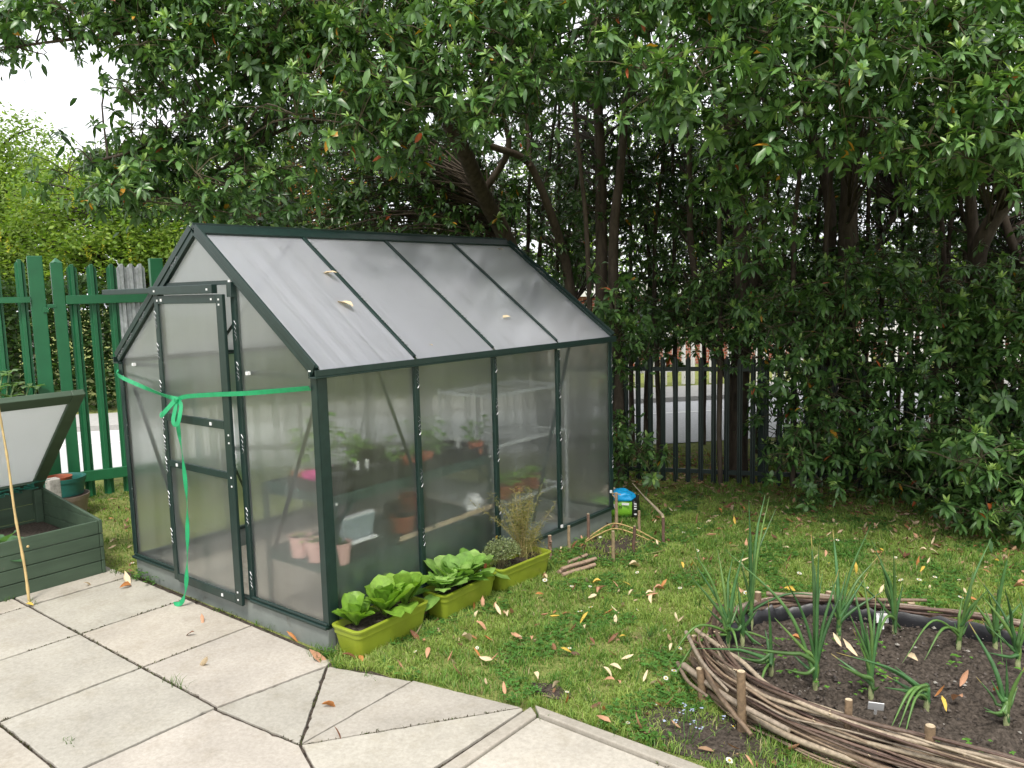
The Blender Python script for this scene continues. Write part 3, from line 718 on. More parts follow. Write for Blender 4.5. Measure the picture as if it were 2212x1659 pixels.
make_tree('evergreen_tree', 'evergreen tree whose twin dark trunks stand in the railing gap above the short stakes', 'tree',
    [([rt] + F((1596, 860, 7.0), (1605, 700, 7.0), (1600, 560, 7.0), (1590, 380, 7.0), (1560, 150, 6.8), (1540, -100, 6.5)), [.09, .085, .075, .06, .045, .03]),
     (F((1605, 700, 7.0), (1640, 560, 6.8), (1650, 420, 6.4), (1660, 250, 5.8), (1640, 120, 5.2)), [.05, .045, .035, .025, .015]),
     (F((1596, 860, 7.0), (1540, 740, 7.0), (1500, 600, 7.0), (1490, 380, 7.0), (1480, 100, 6.8)), [.04, .035, .03, .025, .02])],
    [dict(poly=[(1400, 200), (1760, 200), (1760, 700), (1640, 760), (1560, 700), (1400, 720)], d0=7.1, d1=10.6, cover=2.3, young=.15, sigma=.16, thin=-.24, seed=8, tone=.8, size=.075),  # darker leaf colour here paints shade behind the twin trunks
     dict(poly=[(1380, -60), (1760, -60), (1760, 260), (1700, 330), (1640, 300), (1560, 260), (1500, 260), (1440, 220), (1370, 190), (1370, 60)], d0=3.9, d1=5.0, cover=2.6, young=.55, sigma=.12),
     dict(poly=[(1560, 250), (1680, 260), (1680, 420), (1690, 500), (1640, 570), (1590, 540), (1555, 420)], d0=4.5, d1=5.2, cover=2.2, young=.5, sigma=.10, per=5),
     dict(poly=[(1420, 560), (1720, 560), (1720, 770), (1660, 800), (1600, 745), (1480, 740), (1420, 750)], d0=6.2, d1=8.6, cover=2.2, young=.3, sigma=.13, size=.07),
     dict(poly=[(1400, -650), (1780, -650), (1780, -30), (1400, -30)], d0=4.8, d1=8.4, cover=2.4, young=.3, sigma=.25, size=.10, per=9)],  # out-of-view canopy added to shut out sky light over the trunks
    rt, stems=(1425, 1460, 1520, 1555, 1635, 1680, 1715))
rt = grounded(1835, 7.0)
make_tree('evergreen_tree', 'evergreen tree with straight thick trunks and low leaves right of the railing gap', 'tree',
    [([rt] + F((1840, 900, 7.0), (1825, 700, 7.0), (1832, 520, 7.0), (1836, 300, 6.8), (1840, 50, 6.5)), [.11, .10, .09, .085, .06, .04]),
     ([grounded(1760, 7.3)] + F((1770, 850, 7.3), (1785, 600, 7.2), (1790, 430, 7.2), (1740, 250, 7.2), (1700, 80, 7.0)), [.08, .07, .06, .05, .04, .03]),
     (F((1825, 700, 7.0), (1880, 560, 7.2), (1950, 440, 7.4)), [.04, .03, .015])],
    [dict(poly=[(1740, 200), (2000, 200), (2010, 620), (1740, 720)], d0=7.1, d1=10.4, cover=2.3, young=.15, sigma=.16, thin=-.24, seed=13, tone=.8, size=.075),  # shade deep in the crown put into the leaf colour
     dict(poly=[(1740, -60), (2010, -60), (2010, 330), (1960, 400), (1880, 330), (1840, 260), (1740, 280)], d0=3.8, d1=4.8, cover=2.5, young=.6, sigma=.12),
     dict(poly=[(1640, 720), (1700, 560), (2000, 540), (2010, 1110), (1900, 1090), (1760, 1070), (1700, 1030), (1640, 900), (1670, 800)], d0=5.9, d1=7.0, cover=2.3, young=.35, sigma=.14, size=.075, thin=-.34, gold=.014),
     dict(poly=[(1740, -650), (2020, -650), (2020, -30), (1740, -30)], d0=4.6, d1=8.2, cover=2.4, young=.3, sigma=.25, size=.10, per=9)],  # canopy above the view, added to keep the inner tree dark
    rt, stems=(1745, 1800, 1865, 1900, 1935, 1970))
rt = grounded(2140, 6.6)
make_tree('evergreen_tree', 'evergreen tree with a diagonal limb and boughs sweeping low beyond the onion bed', 'tree',
    [([rt] + F((2120, 850, 6.6), (2110, 620, 6.6), (2130, 500, 6.4), (2240, 370, 6.2), (2380, 260, 6.0)), [.10, .09, .075, .065, .055, .04]),
     (F((2115, 640, 6.6), (2100, 480, 6.6), (2090, 300, 6.4), (2060, 60, 6.0)), [.05, .045, .035, .02]),
     ([grounded(2300, 6.4)] + F((2290, 800, 6.4), (2200, 560, 6.6), (2150, 400, 6.8)), [.06, .05, .04, .02])],
    [dict(poly=[(1980, 250), (2750, 250), (2750, 600), (1980, 640)], d0=6.8, d1=10.0, cover=2.3, young=.15, sigma=.16, thin=-.24, seed=21, tone=.8, size=.075),  # leaf colour lowered to paint shade inside the crown
     dict(poly=[(1980, -60), (2750, -60), (2750, 300), (2150, 400), (2080, 420), (2000, 400)], d0=3.7, d1=4.8, cover=2.6, young=.6, sigma=.12),
     dict(poly=[(1980, 560), (2750, 520), (2750, 1150), (2110, 1120), (1990, 1100)], d0=5.4, d1=6.6, cover=2.7, young=.4, sigma=.14, size=.08, thin=-.36),
     dict(poly=[(2010, 980), (2750, 940), (2750, 1190), (2180, 1150), (2090, 1130)], d0=4.9, d1=5.6, cover=2.6, young=.5, sigma=.11, size=.085),
     dict(poly=[(1990, -650), (2500, -650), (2500, -30), (1990, -30)], d0=4.4, d1=8.0, cover=2.4, young=.3, sigma=.25, size=.10, per=9)],  # unseen overhead leaves, added to shade the boughs below
    rt, stems=(2010, 2050, 2080, 2165, 2195, 2235))

# ---------------------------------------------------------------- far trees and hedge (small diamond leaves)
def diamonds(P, size, col, up=.6):
    n = len(P); d = rng.normal(0, 1, (n, 3)); d[:, 2] *= .5; d /= np.linalg.norm(d, axis=1, keepdims=True)
    nr = rng.normal(0, 1, (n, 3)) * (1 - up) + np.array([0, 0, up]); s = np.cross(d, nr); s /= np.linalg.norm(s, axis=1, keepdims=True)
    sz = size[:, None]; V = np.stack([P - d * sz * .5, P + s * sz * .26, P + d * sz * .5, P - s * sz * .26], 1).reshape(-1, 3)
    T = (np.array([(0, 1, 2), (0, 2, 3)])[None] + (np.arange(n) * 4)[:, None, None]).reshape(-1, 3)
    return V, T, np.repeat(col, 4, 0)
def cloud_tree(name, label, root, trunk_r, height, clumps, n, size, c0, c1, group, flowers=None, cat='tree', per=26):
    t = empty(name, tuple(root), label, cat, group); tb = MB(); root = np.array(root)
    top = root + np.array([0, 0, height]); bark_tube(tb, [root, root + np.array([.1, .05, height * .4]), root + np.array([-.05, .1, height * .75]), top], [trunk_r, trunk_r * .8, trunk_r * .5, trunk_r * .2], 8)
    clumps = [np.array(c, float) for c in clumps]; vol = np.array([c[3] * c[4] * c[5] for c in clumps]) ** .8; vol /= vol.sum(); Ps = []
    for c, f in zip(clumps, vol):
        k = max(1, int(n * f / per)); q = rng.normal(0, 1, (k, 3)); q /= np.linalg.norm(q, axis=1, keepdims=True); q *= rng.uniform(.35, 1.0, (k, 1)) ** .5
        Cc = c[:3] + q * c[3:6]
        for cc in Cc[:: max(1, len(Cc) // 26)]:
            s0 = root + np.array([0, 0, max(height * .25, min(height * .9, cc[2] - root[2] - .6))]); tb.tube(spline([s0, (s0 + cc) / 2 + np.array([0, 0, .15]), cc], 4), [trunk_r * .28 * (1 - j / 10) for j in range(9)], 4, col=(.05, .042, .034), caps=False)
        Ps.append(np.repeat(Cc, per, 0) + rng.normal(0, 1, (k * per, 3)) * np.array([.20, .20, .09]) * (size / .1) ** .5)
    P = np.concatenate(Ps); f = rng.uniform(0, 1, (len(P) // per + 1, 1)).repeat(per, 0)[:len(P)]
    col = (np.array(c0) * (1 - f) + np.array(c1) * f) * rng.uniform(.75, 1.25, (len(P), 1))
    tb.build('trunk', M['bark'], t, smooth=70)
    V, T, C_ = diamonds(P, size * rng.uniform(.7, 1.3, len(P)), col); npmesh('crown', V, T, C_, M['farleaf'], t)
    if flowers:
        k = flowers; q = P[rng.integers(0, len(P), k)]; idx = np.repeat(np.arange(k), 16)
        PP = q[idx] + np.stack([rng.normal(0, .015, k * 16), rng.normal(0, .015, k * 16), -np.tile(np.linspace(0, .22, 16), k)], 1)
        V, T, C_ = diamonds(PP, np.full(len(PP), .045), np.tile(np.array([[.50, .46, .06]]), (len(PP), 1))); npmesh('blossom', V, T, C_, M['farleaf'], t)
    return t
def cl(px, py, d, rx, rz, ry=None): q = far(px, py, d); return (*q, rx, ry or rx, rz)
G2 = 'light green trees beyond the fence'
cloud_tree('laburnum_tree', 'light green laburnum tree hung with yellow blossom, behind the green gate', grounded(290, 14.5), .16, 3.6,
    [cl(330, 480, 13.5, 1.0, .8), (*far(180, 470, 13.8), 1.1, 1.1, .9), cl(400, 560, 13.5, .8, .6), cl(250, 560, 13.2, 1.0, .6), cl(450, 420, 14.5, 1.0, .9), cl(240, 400, 15, .9, .7)], 26000, .085, (.10, .19, .026), (.26, .35, .075), G2, flowers=150)
cloud_tree('garden_tree', 'soft yellow-green tree at the left picture edge under the open sky', grounded(20, 17), .2, 5.5,
    [cl(20, 330, 16, 1.0, .8), cl(-80, 420, 15.5, 1.4, 1.2), cl(70, 440, 15.5, 1.1, 1.0), cl(0, 540, 15, 1.5, .9), cl(130, 520, 15.0, 1.0, .7), cl(40, 600, 14.6, 1.2, .6)], 30000, .09, (.10, .18, .03), (.25, .34, .085), G2, flowers=60)
for px, dd, lab, hh, spec in ((640, 17, 'bright green tree seen in the gap above the greenhouse ridge', 6, [(560, 470, 1.6, 1.4), (700, 380, 1.8, 1.6), (640, 560, 1.7, 1.2), (820, 470, 1.7, 1.5)]),
                        (1250, 18, 'yellow-green tree glimpsed between the stems right of the greenhouse', 7, [(1150, 480, 1.6, 1.6), (1290, 380, 1.6, 1.4), (1250, 620, 1.8, 1.2), (1390, 560, 1.5, 1.3)]),
                        (1560, 19, 'yellow-green roadside tree glimpsed behind the twin trunks', 7, [(1500, 610, 1.7, 1.0), (1620, 520, 1.6, 1.3), (1540, 330, 1.6, 1.0), (1700, 640, 1.5, .9)]),
                        (2000, 17, 'pale green roadside tree glimpsed behind the right hand evergreens', 7, [(1900, 600, 1.6, .9), (2050, 560, 1.6, 1.1), (2190, 660, 1.5, 1.0), (1990, 350, 1.4, 1.0), (2160, 640, 1.3, .9)])):
    cloud_tree('roadside_tree', lab, grounded(px, dd), .14, hh, [cl(a, b_, dd, rx, rz) for a, b_, rx, rz in spec], 9000, .10, (.09, .18, .022), (.22, .34, .05), G2)
cloud_tree('copper_shrub', 'copper-leaved shrub showing orange leaves above the greenhouse ridge', grounded(620, 9.6), .05, 2.6, [cl(600, 470, 9.4, .6, .35), cl(680, 440, 9.4, .5, .4), cl(560, 500, 9.5, .5, .25)], 2600, .07, (.22, .09, .03), (.40, .17, .05), None, cat='shrub')
# clipped hedge across the road
hd = empty('hedge', tuple(at(200, 905, 0)), 'dark green hedge on the grass bank across the road behind the gate', 'hedge')
h0, h1 = np.array(road_pt(-9, 5.2)), np.array(road_pt(5.5, 5.2)); n = 70000
u_ = rng.uniform(0, 1, n); P = np.zeros((n, 3)); P[:, :2] = h0 + (h1 - h0) * u_[:, None]; P[:, :2] += RN * rng.uniform(-.55, .55, (n, 1)); P[:, 2] = rng.uniform(0, 1, n) ** .8 * (1.75 + .25 * np.sin(u_ * 17) + .1 * np.sin(u_ * 51))
f = rng.uniform(0, 1, (n, 1)); V, T, C_ = diamonds(P, rng.uniform(.06, .12, n), (np.array([.022, .05, .014]) * (1 - f) + np.array([.055, .105, .024]) * f), .4); npmesh('foliage', V, T, C_, M['farleaf'], hd)
b = MB(); ddr = (h1 - h0) / np.linalg.norm(h1 - h0)
for i in range(30):
    q = h0 + (h1 - h0) * (i + .5) / 30; b.tube([(q[0], q[1], 0), (q[0] + .1, q[1], .8), (q[0], q[1] + .1, 1.5)], [.03, .02, .01], 5)
b.build('stem', M['bark'], hd)

# ---------------------------------------------------------------- fences and gate
def pale(b, x, y, z0, z1, d, wd=.066, tip=True):
    """W-section palisade pale with a pointed top; d = unit direction of the fence, face towards the garden"""
    d = np.array(d); nn = np.array([d[1], -d[0]])
    prof = [(-.5, 0), (-.28, 0), (-.16, .024), (.16, .024), (.28, 0), (.5, 0), (.5, -.004), (.26, -.004), (.14, .020), (-.14, .020), (-.26, -.004), (-.5, -.004)]
    vs = []; 
    for z, sink in ((z0, 0), (z1, 1)):
        for s, o in prof:
            zz = z - (abs(s) * .10 if sink and tip else 0)
            q = np.array([x, y]) + d * s * wd + nn * o; vs.append((q[0], q[1], zz))
    n = len(prof); b.add(vs, [(i, (i + 1) % n, n + (i + 1) % n, n + i) for i in range(n)] + [(0, 1, 10, 11), (1, 2, 9, 10), (2, 3, 8, 9), (3, 4, 7, 8), (4, 5, 6, 7), (n + 11, n + 10, n + 1, n), (n + 10, n + 9, n + 2, n + 1), (n + 9, n + 8, n + 3, n + 2), (n + 8, n + 7, n + 4, n + 3), (n + 7, n + 6, n + 5, n + 4)])
gA = far(150, 600, 6.75); gB = far(330, 600, 7.15)
g0 = np.array([-3.95, .47]); gd = np.array([.33, .944]); gn = np.array([gd[1], -gd[0]])
def gp(u, v=0): q = g0 + gd * u + gn * v; return q
fz = 1.98
gate = empty('gate', (*gp(.55), 0), 'tall bright green steel palisade gate with bare galvanised pales beside the greenhouse', 'gate')
def gpart(name, fn, mat='gate', par=None, bevel=0): b = MB(); fn(b); return b.build(name, M[mat], par or gate, bevel=bevel)
def gbar(b, u0, u1, z, h, t=.04, v=0): p = gp(u0, v); q = gp(u1, v); b.bar((p[0], p[1], z), (q[0], q[1], z), t, h)
def gpost(b, u, z1, wd=.075, v=0): p = gp(u, v); b.box((p[0], p[1], z1 / 2), (wd, wd, z1), Matrix.Rotation(math.atan2(gd[1], gd[0]), 3, 'Z'))
gpart('gate_stile', lambda b: (gpost(b, .10, 1.94, .085), b.add([(*(gp(.10, 0) + o), z) for o, z in ((np.array([-.03, -.03]), 1.941), (np.array([.04, -.03]), 1.941), (np.array([.04, .03]), 1.941), (np.array([-.03, .03]), 1.941), (np.array([0, 0]), 1.98))], [(0, 1, 4), (1, 2, 4), (2, 3, 4), (3, 0, 4)])), bevel=.004)
gpart('gate_stile', lambda b: gpost(b, .83, 1.97, .10), bevel=.004)
gpart('gate_rail', lambda b: gbar(b, .145, .80, 1.645, .07, .035, .045), bevel=.003); gpart('gate_rail', lambda b: gbar(b, .145, 1.19, .215, .085, .035, .045), bevel=.003)
for i, u in enumerate((.205, .345, .49)): 
    o = gpart('pale', lambda b: pale(b, *gp(u, .0), .04, fz - .04, gd, .075))
for i, u in enumerate((.565, .635, .705)):
    o = gpart('pale', lambda b: pale(b, *gp(u, .0), .62 if i > 0 else .04, fz - .04, gd, .075), 'galv'); o['label'] = 'unpainted galvanised pale'
for u in (.95, 1.08, 1.2): gpart('pale', lambda b: pale(b, *gp(u, .0), .04, fz - .04, gd, .075))
gpart('latch', lambda b: (gbar(b, -.02, .08, 1.60, .03, .03, .03), gbar(b, -.02, .02, 1.57, .04, .02, .05)), bevel=.003)
lf = empty('palisade_fence', (*gp(-.6), 0), 'tall bright green steel palisade fence with square post behind the cold frame', 'fence')
gpart('post', lambda b: gpost(b, -.045, 1.99, .105), par=lf, bevel=.004)
gpart('rail', lambda b: gbar(b, -2.6, -.10, 1.655, .045, .04, .05), par=lf); gpart('rail', lambda b: gbar(b, -2.6, -.155, .3, .045, .04, -.05), par=lf)
for k in range(13): gpart('pale', lambda b: pale(b, *gp(-.15 - k * .165, 0), .04, fz, gd, .07), par=lf)
# rear palisade run from the gate to the dark railing
rf = empty('palisade_fence', (-3.0, 1.9, 0), 'green steel palisade fence running behind the greenhouse from the gate', 'fence')
s0 = gp(1.30); s1 = np.array([-1.05, 3.62]); sd_ = (s1 - s0) / np.linalg.norm(s1 - s0); LL = np.linalg.norm(s1 - s0)
for k in range(int(LL / .17)):
    q = s0 + sd_ * (.12 + k * .17); b = MB(); pale(b, q[0], q[1], .04, 1.15 + .8 * max(0, 1 - k / 4), sd_, .066); b.build('pale', M['gate'] if k < 5 else M['darkfence'], rf)
for z in (.3, .94): b = MB(); b.bar((*s0, z), (*s1, z), .03, .04); b.build('rail', M['darkfence'], rf)
# dark railing on the right
df_ = empty('railing', (-.2, 3.87, 0), 'low dark green vertical bar railing under the evergreen trees', 'railing')
r0_ = np.array([-1.0, 3.55]); r1_ = np.array([3.6, 5.43]); rd_ = (r1_ - r0_) / np.linalg.norm(r1_ - r0_); LL = np.linalg.norm(r1_ - r0_)
for k in range(int(LL / .104)):
    q = r0_ + rd_ * k * .104; b = MB(); pale(b, q[0], q[1], -.02, 1.065 + .006 * math.sin(k * 2.3), rd_, .042); b.build('pale', M['darkfence'], df_)
for z in (.08, .945): b = MB(); b.bar((r0_[0] - rd_[1] * .02, r0_[1] + rd_[0] * .02, z), (r1_[0] - rd_[1] * .02, r1_[1] + rd_[0] * .02, z), .02, .035); b.build('rail', M['darkfence'], df_)
for k in (14, 30, 44):
    q = r0_ + rd_ * (k * .104 + .052); b = MB(); b.span((q[0] - .025, q[1] + .03, 0), (q[0] + .025, q[1] + .08, 1.02)); b.build('post', M['darkfence'], df_)

# ---------------------------------------------------------------- over the road: brick building, pale railings
bl = empty('brick_building', (*road_pt(16, 9), 0), 'red brick building with white windows across the road', 'building')
ang = math.atan2(RD[1], RD[0]); RB = Matrix.Rotation(ang, 3, 'Z')
def bbox(name, u, v, z0, du, dv, dz, mat, par=bl):
    b = MB(); q = road_pt(u + du / 2, v + dv / 2); b.box((q[0], q[1], z0 + dz / 2), (du, dv, dz), RB); o = b.build(name, M[mat], par); return o
bbox('wall', 6, 8, 0, 24, 7, 1.45, 'brick'); bbox('fascia', 5.9, 7.9, 1.452, 24.2, 7.2, .28, 'render_wall')
for k in range(8):
    wv_ = bbox('window', 7.2 + k * 2.9, 7.93, .45, 1.4, .08, .85, 'white'); o = bbox('pane', 7.3 + k * 2.9, 7.90, .52, 1.2, .028, .71, 'window', wv_)
wr = empty('railing', (*road_pt(14, 4.6), 0), 'pale steel palisade railing along the far pavement', 'railing')
for k in range(90):
    q = road_pt(5.0 + k * .16, 4.6); b = MB(); pale(b, q[0], q[1], .02, 1.0, RD, .07); b.build('pale', M['render_wall'], wr)
for z in (.25, .8): b = MB(); p, q = road_pt(5, 4.65), road_pt(19.4, 4.65); b.bar((*p, z), (*q, z), .03, .05); b.build('rail', M['render_wall'], wr)

# ---------------------------------------------------------------- lawn
def visible(P, pad=420):
    d = P - CAM; z = d @ CF; x = 1106 + FPX * (d @ CR) / z; y = 829.5 - FPX * (d @ CU) / z
    return (z > .3) & (x > -.3 * pad) & (x < 2212 + pad) & (y < 1659 + .3 * pad)
EARTH = [(1.72, .36, .32, .16), (.27, 2.06, .22, .30), (1.05, .30, .10, .05), (.12, .48, .05, .05)]
for i, (x, y, rx, ry) in enumerate(EARTH): earth_patch('bare_earth', blob(x, y, rx, ry, s=i * 3.1), -.007 + i * .0005)
def earth_w(x, y):
    wv_ = np.zeros(len(x))
    for cx, cy_, rx, ry in EARTH: wv_ = np.maximum(wv_, 1.35 - np.sqrt(((x - cx) / rx) ** 2 + ((y - cy_) / ry) ** 2))
    e = np.maximum(np.abs((x - BED[0]) / (BED[2] * 1.1)) ** 2.4 + np.abs((y - BED[1]) / (BED[3] * 1.16)) ** 2.4, 0)
    wv_ = np.maximum(wv_, 1.35 - e * 1.0 + .05); return np.clip(wv_, 0, 1)
def lawn_points(n, lo, hi):
    P = np.zeros((n, 3)); P[:, 0] = rng.uniform(lo[0], hi[0], n); P[:, 1] = rng.uniform(lo[1], hi[1], n); P[:, 2] = GZ; x, y = P[:, 0], P[:, 1]
    ok = visible(P)
    ok &= ~((x > -.03) & (y < edge_y(x) + .012 * np.sin(x * 23) + .012)); ok &= ~((x > -W - .03) & (x < .02) & (y > -.05) & (y < L + .03))
    ok &= ~((x <= -.03) & (x > -2.0) & (y < -.0)); ok &= ~((x <= -1.95) & (x > -3.0) & (y < .0) )
    ok &= ~in_bed(x, y, 1.02)
    return P[ok]
def blades(P, ln, wd, col, lean):
    n = len(P); a = rng.uniform(0, 6.3, n); s = np.stack([np.cos(a), np.sin(a), 0 * a], 1); b_ = rng.uniform(0, 6.3, n); dr = np.stack([np.cos(b_), np.sin(b_), 0 * b_], 1) * lean[:, None]
    up = np.array([0, 0, 1.]); ln = ln[:, None]; wd = wd[:, None]
    V = np.stack([P - s * wd, P + s * wd, P + (up * .55 + dr * .35) * ln - s * wd * .7, P + (up * .55 + dr * .35) * ln + s * wd * .7, P + (up * (1 - .35 * np.minimum(lean, 1.6)[:, None]) + dr) * ln], 1).reshape(-1, 3)
    T = (np.array([(0, 1, 3), (0, 3, 2), (2, 3, 4)])[None] + (np.arange(n) * 5)[:, None, None]).reshape(-1, 3)
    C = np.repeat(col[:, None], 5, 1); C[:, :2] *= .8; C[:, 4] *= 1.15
    return V, T, C.reshape(-1, 3)
P = np.concatenate([lawn_points(640000, (-.1, -.1), (4.3, 4.8)), lawn_points(26000, (-4.4, -.1), (-1.7, 2.6)), lawn_points(30000, (-1.2, 2.4), (1.2, 5.2))])
x, y = P[:, 0], P[:, 1]
nz_ = np.array([noise.noise(Vector((a * 1.7, b_ * 1.7, 0))) for a, b_ in P[:, :2]]); n2 = np.array([noise.noise(Vector((a * 7, b_ * 7, 3))) for a, b_ in P[:, :2]])
shade = np.clip((y - (2.9 + .28 * np.abs(x - .6))) / .9, 0, 1)       # thin grass under the trees
dens = np.clip(.62 + .55 * nz_ + .45 * n2, .10, 1) * (1 - .93 * earth_w(x, y)) * (1 - .72 * shade)
keep = rng.uniform(0, 1, len(P)) < dens; P = P[keep]; x, y, nz_, n2 = x[keep], y[keep], nz_[keep], n2[keep]
ln = rng.uniform(.014, .038, len(P)) * (1 + 1.0 * n2) + .022 * np.clip(1 - np.abs(y - edge_y(x)) / .12, 0, 1) * (x > 0) + .03 * np.clip(1 - np.abs(x - .25) / .12, 0, 1) * (y < 1.4) * rng.uniform(0, 1, len(P))
far_ = np.linalg.norm(P - CAM, axis=1)
f = np.clip(.5 + .7 * nz_ + rng.normal(0, .25, len(P)), 0, 1)[:, None]; col = np.array([.115, .235, .042]) * (1 - f) + np.array([.34, .43, .11]) * f
st = rng.uniform(0, 1, len(P)) < .09; col[st] = np.array([.36, .31, .16])
tc_ = P[rng.integers(0, len(P), 260)]; tc_ = tc_[tc_[:, 0] > 0]; ti = np.repeat(np.arange(len(tc_)), 14); TP = tc_[ti] + rng.normal(0, .014, (len(ti), 3)) * np.array([1, 1, 0])
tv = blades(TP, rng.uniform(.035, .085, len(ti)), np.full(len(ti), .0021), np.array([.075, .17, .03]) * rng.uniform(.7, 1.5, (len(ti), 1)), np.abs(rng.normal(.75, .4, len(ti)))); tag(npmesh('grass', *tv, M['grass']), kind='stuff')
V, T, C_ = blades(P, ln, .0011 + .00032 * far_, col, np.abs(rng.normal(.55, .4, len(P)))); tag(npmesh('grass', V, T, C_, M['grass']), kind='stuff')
# clover and small weeds in the turf
P = lawn_points(26000, (-.05, -.05), (2.4, 3.6)); nz_ = np.array([noise.noise(Vector((a * 3.1 + 5, b_ * 3.1, 7))) for a, b_ in P[:, :2]]); P = P[(nz_ > .12) & (earth_w(P[:, 0], P[:, 1]) < .5)]
idx = np.repeat(np.arange(len(P)), 3); a = rng.uniform(0, 6.3, len(P)).repeat(3) + np.tile([0, 2.1, 4.2], len(P)); d = np.stack([np.cos(a), np.sin(a), .25 + 0 * a], 1)
PP = P[idx] + np.array([0, 0, 1]) * rng.uniform(.012, .034, len(P)).repeat(3)[:, None]; s = rng.uniform(.008, .015, len(P)).repeat(3)
col = np.array([.07, .17, .035]) * rng.uniform(.7, 1.5, (len(P), 1)).repeat(3, 0)
V, T, C_ = leaves(PP, d, np.tile([[0, 0, 1.]], (len(PP), 1)), s, s * .85, col, rng.uniform(0, .4, len(PP)), .1, ((.35, .8), (.8, .9))); tag(npmesh('clover', V, T, C_, M['grass']), kind='stuff')
# leaf litter under the trees
def litter(n, lo, hi, fn):
    P = lawn_points(n, lo, hi); P = P[fn(P[:, 0], P[:, 1])]; return P
P = np.concatenate([litter(9000, (-1.2, 2.4), (3.4, 5.0), lambda x, y: rng.uniform(0, 1, len(x)) < np.clip((y - (2.55 + .15 * np.abs(x - .6))) / 1.3, 0, .6)), litter(2600, (0, 0), (2.6, 3.4), lambda x, y: rng.uniform(0, 1, len(x)) < .10 + .3 * earth_w(x, y)), litter(500, (-3.8, 0), (-1.8, 1.4), lambda x, y: rng.uniform(0, 1, len(x)) < .3)])
n = len(P); a = rng.uniform(0, 6.3, n); d = np.stack([np.cos(a), np.sin(a), rng.normal(0, .15, n)], 1); nr = rng.normal(0, .35, (n, 3)) + np.array([0, 0, 1]); s = rng.uniform(.025, .06, n)
pal = np.array([(.20, .10, .055), (.32, .20, .12), (.12, .06, .035), (.42, .31, .20), (.28, .14, .06)]); col = pal[rng.integers(0, 5, n)] * rng.uniform(.7, 1.2, (n, 1))
P[:, 2] += rng.uniform(.008, .022, n)
V, T, C_ = leaves(P, d, nr, s, s * .4, col, rng.uniform(-.5, .5, n)); tag(npmesh('leaf_litter', V, T, C_, M['dry']), kind='stuff')
# weeds in the paving joints and along the plinth
tuft = []
for (x, y, n, h) in [(-1.80, -.585, 14, .05), (-.30, -.615, 10, .07), (-.22, -.61, 9, .08), (-1.60, -.03, 20, .07), (-1.72, -.06, 26, .08), (-.55, -.03, 12, .04), (-.75, -.03, 8, .03), (-.42, -.03, 10, .05), (-.86, -.05, 8, .05), (.02, -.09, 40, .08), (-.03, -.05, 30, .07), (.06, -.05, 40, .10), (-.17, -1.08, 16, .035), (.95, .11, 20, .05), (.34, -.07, 16, .04), (1.12, .10, 12, .04), (-1.9, -.08, 26, .08), (-1.98, -.66, 18, .05), (.10, .47, 26, .06), (1.40, .165, 24, .06), (1.25, .17, 20, .05)]:
    q = np.zeros((n, 3)); q[:, 0] = x + rng.normal(0, .025, n); q[:, 1] = y + rng.normal(0, .012, n); q[:, 2] = -.006
    tuft.append(blades(q, rng.uniform(.5, 1, n) * h, np.full(n, .0016), np.array([.07, .15, .02]) * rng.uniform(.6, 1.4, (n, 1)), np.abs(rng.normal(.6, .3, n))))
for (x, y, n) in [(-1.66, -.05, 16), (-1.52, -.04, 14), (-1.74, -.03, 14), (.08, -.06, 10), (1.5, .22, 18), (1.6, .2, 16)]:
    q = np.zeros((n, 3)); q[:, :2] = np.array([x, y]) + rng.normal(0, .022, (n, 2)); q[:, 2] = rng.uniform(.005, .05, n); a = rng.uniform(0, 6.3, n); s = rng.uniform(.018, .032, n)
    tuft.append(leaves(q, np.stack([np.cos(a), np.sin(a), .3 + 0 * a], 1), np.tile([[0, 0, 1.]], (n, 1)), s, s * .55, np.array([.06, .15, .025]) * rng.uniform(.7, 1.4, (n, 1)), rng.uniform(.1, .5, n)))
JL = [((x, -2.2), (x, -.06)) for x in XS[1:5]] + [((-3, y), (.05, y)) for y in YS[1:4]] + [((.05, -.62), (.55, -.58)), ((.55, -.58), (.12, -.11)), ((.55, -.58), (1.04, .11)), ((1.13, -.6), (1.13, .08)), ((1.07, -.6), (1.07, .1)), ((-1.8, -.03), (.0, -.03)), ((1.14, .09), (1.7, .085))]
for (p0, p1) in JL:
    p0 = np.array(p0); p1 = np.array(p1); Lj = np.linalg.norm(p1 - p0); k = int(Lj * 170); u = rng.uniform(0, 1, k); q = np.zeros((k, 3)); q[:, :2] = p0 + (p1 - p0) * u[:, None] + rng.normal(0, .0035, (k, 2)); q[:, 2] = rng.uniform(-.006, .001, k)
    q = q[np.array([noise.noise(Vector((a * 3, b_ * 3, 11))) > -.05 for a, b_ in q[:, :2]], bool)]; k = len(q)
    if k < 2: continue
    g_ = rng.uniform(0, 1, (k, 1)) ** 2; cj = np.array([.07, .052, .036]) * (1 - g_) + np.array([.09, .12, .03]) * g_
    tuft.append(blades(q, rng.uniform(.004, .013, k), rng.uniform(.0015, .004, k), cj, np.abs(rng.normal(.9, .4, k))))
V, T, C_ = join(tuft); tag(npmesh('weeds', V, T, C_, M['grass']), kind='stuff')

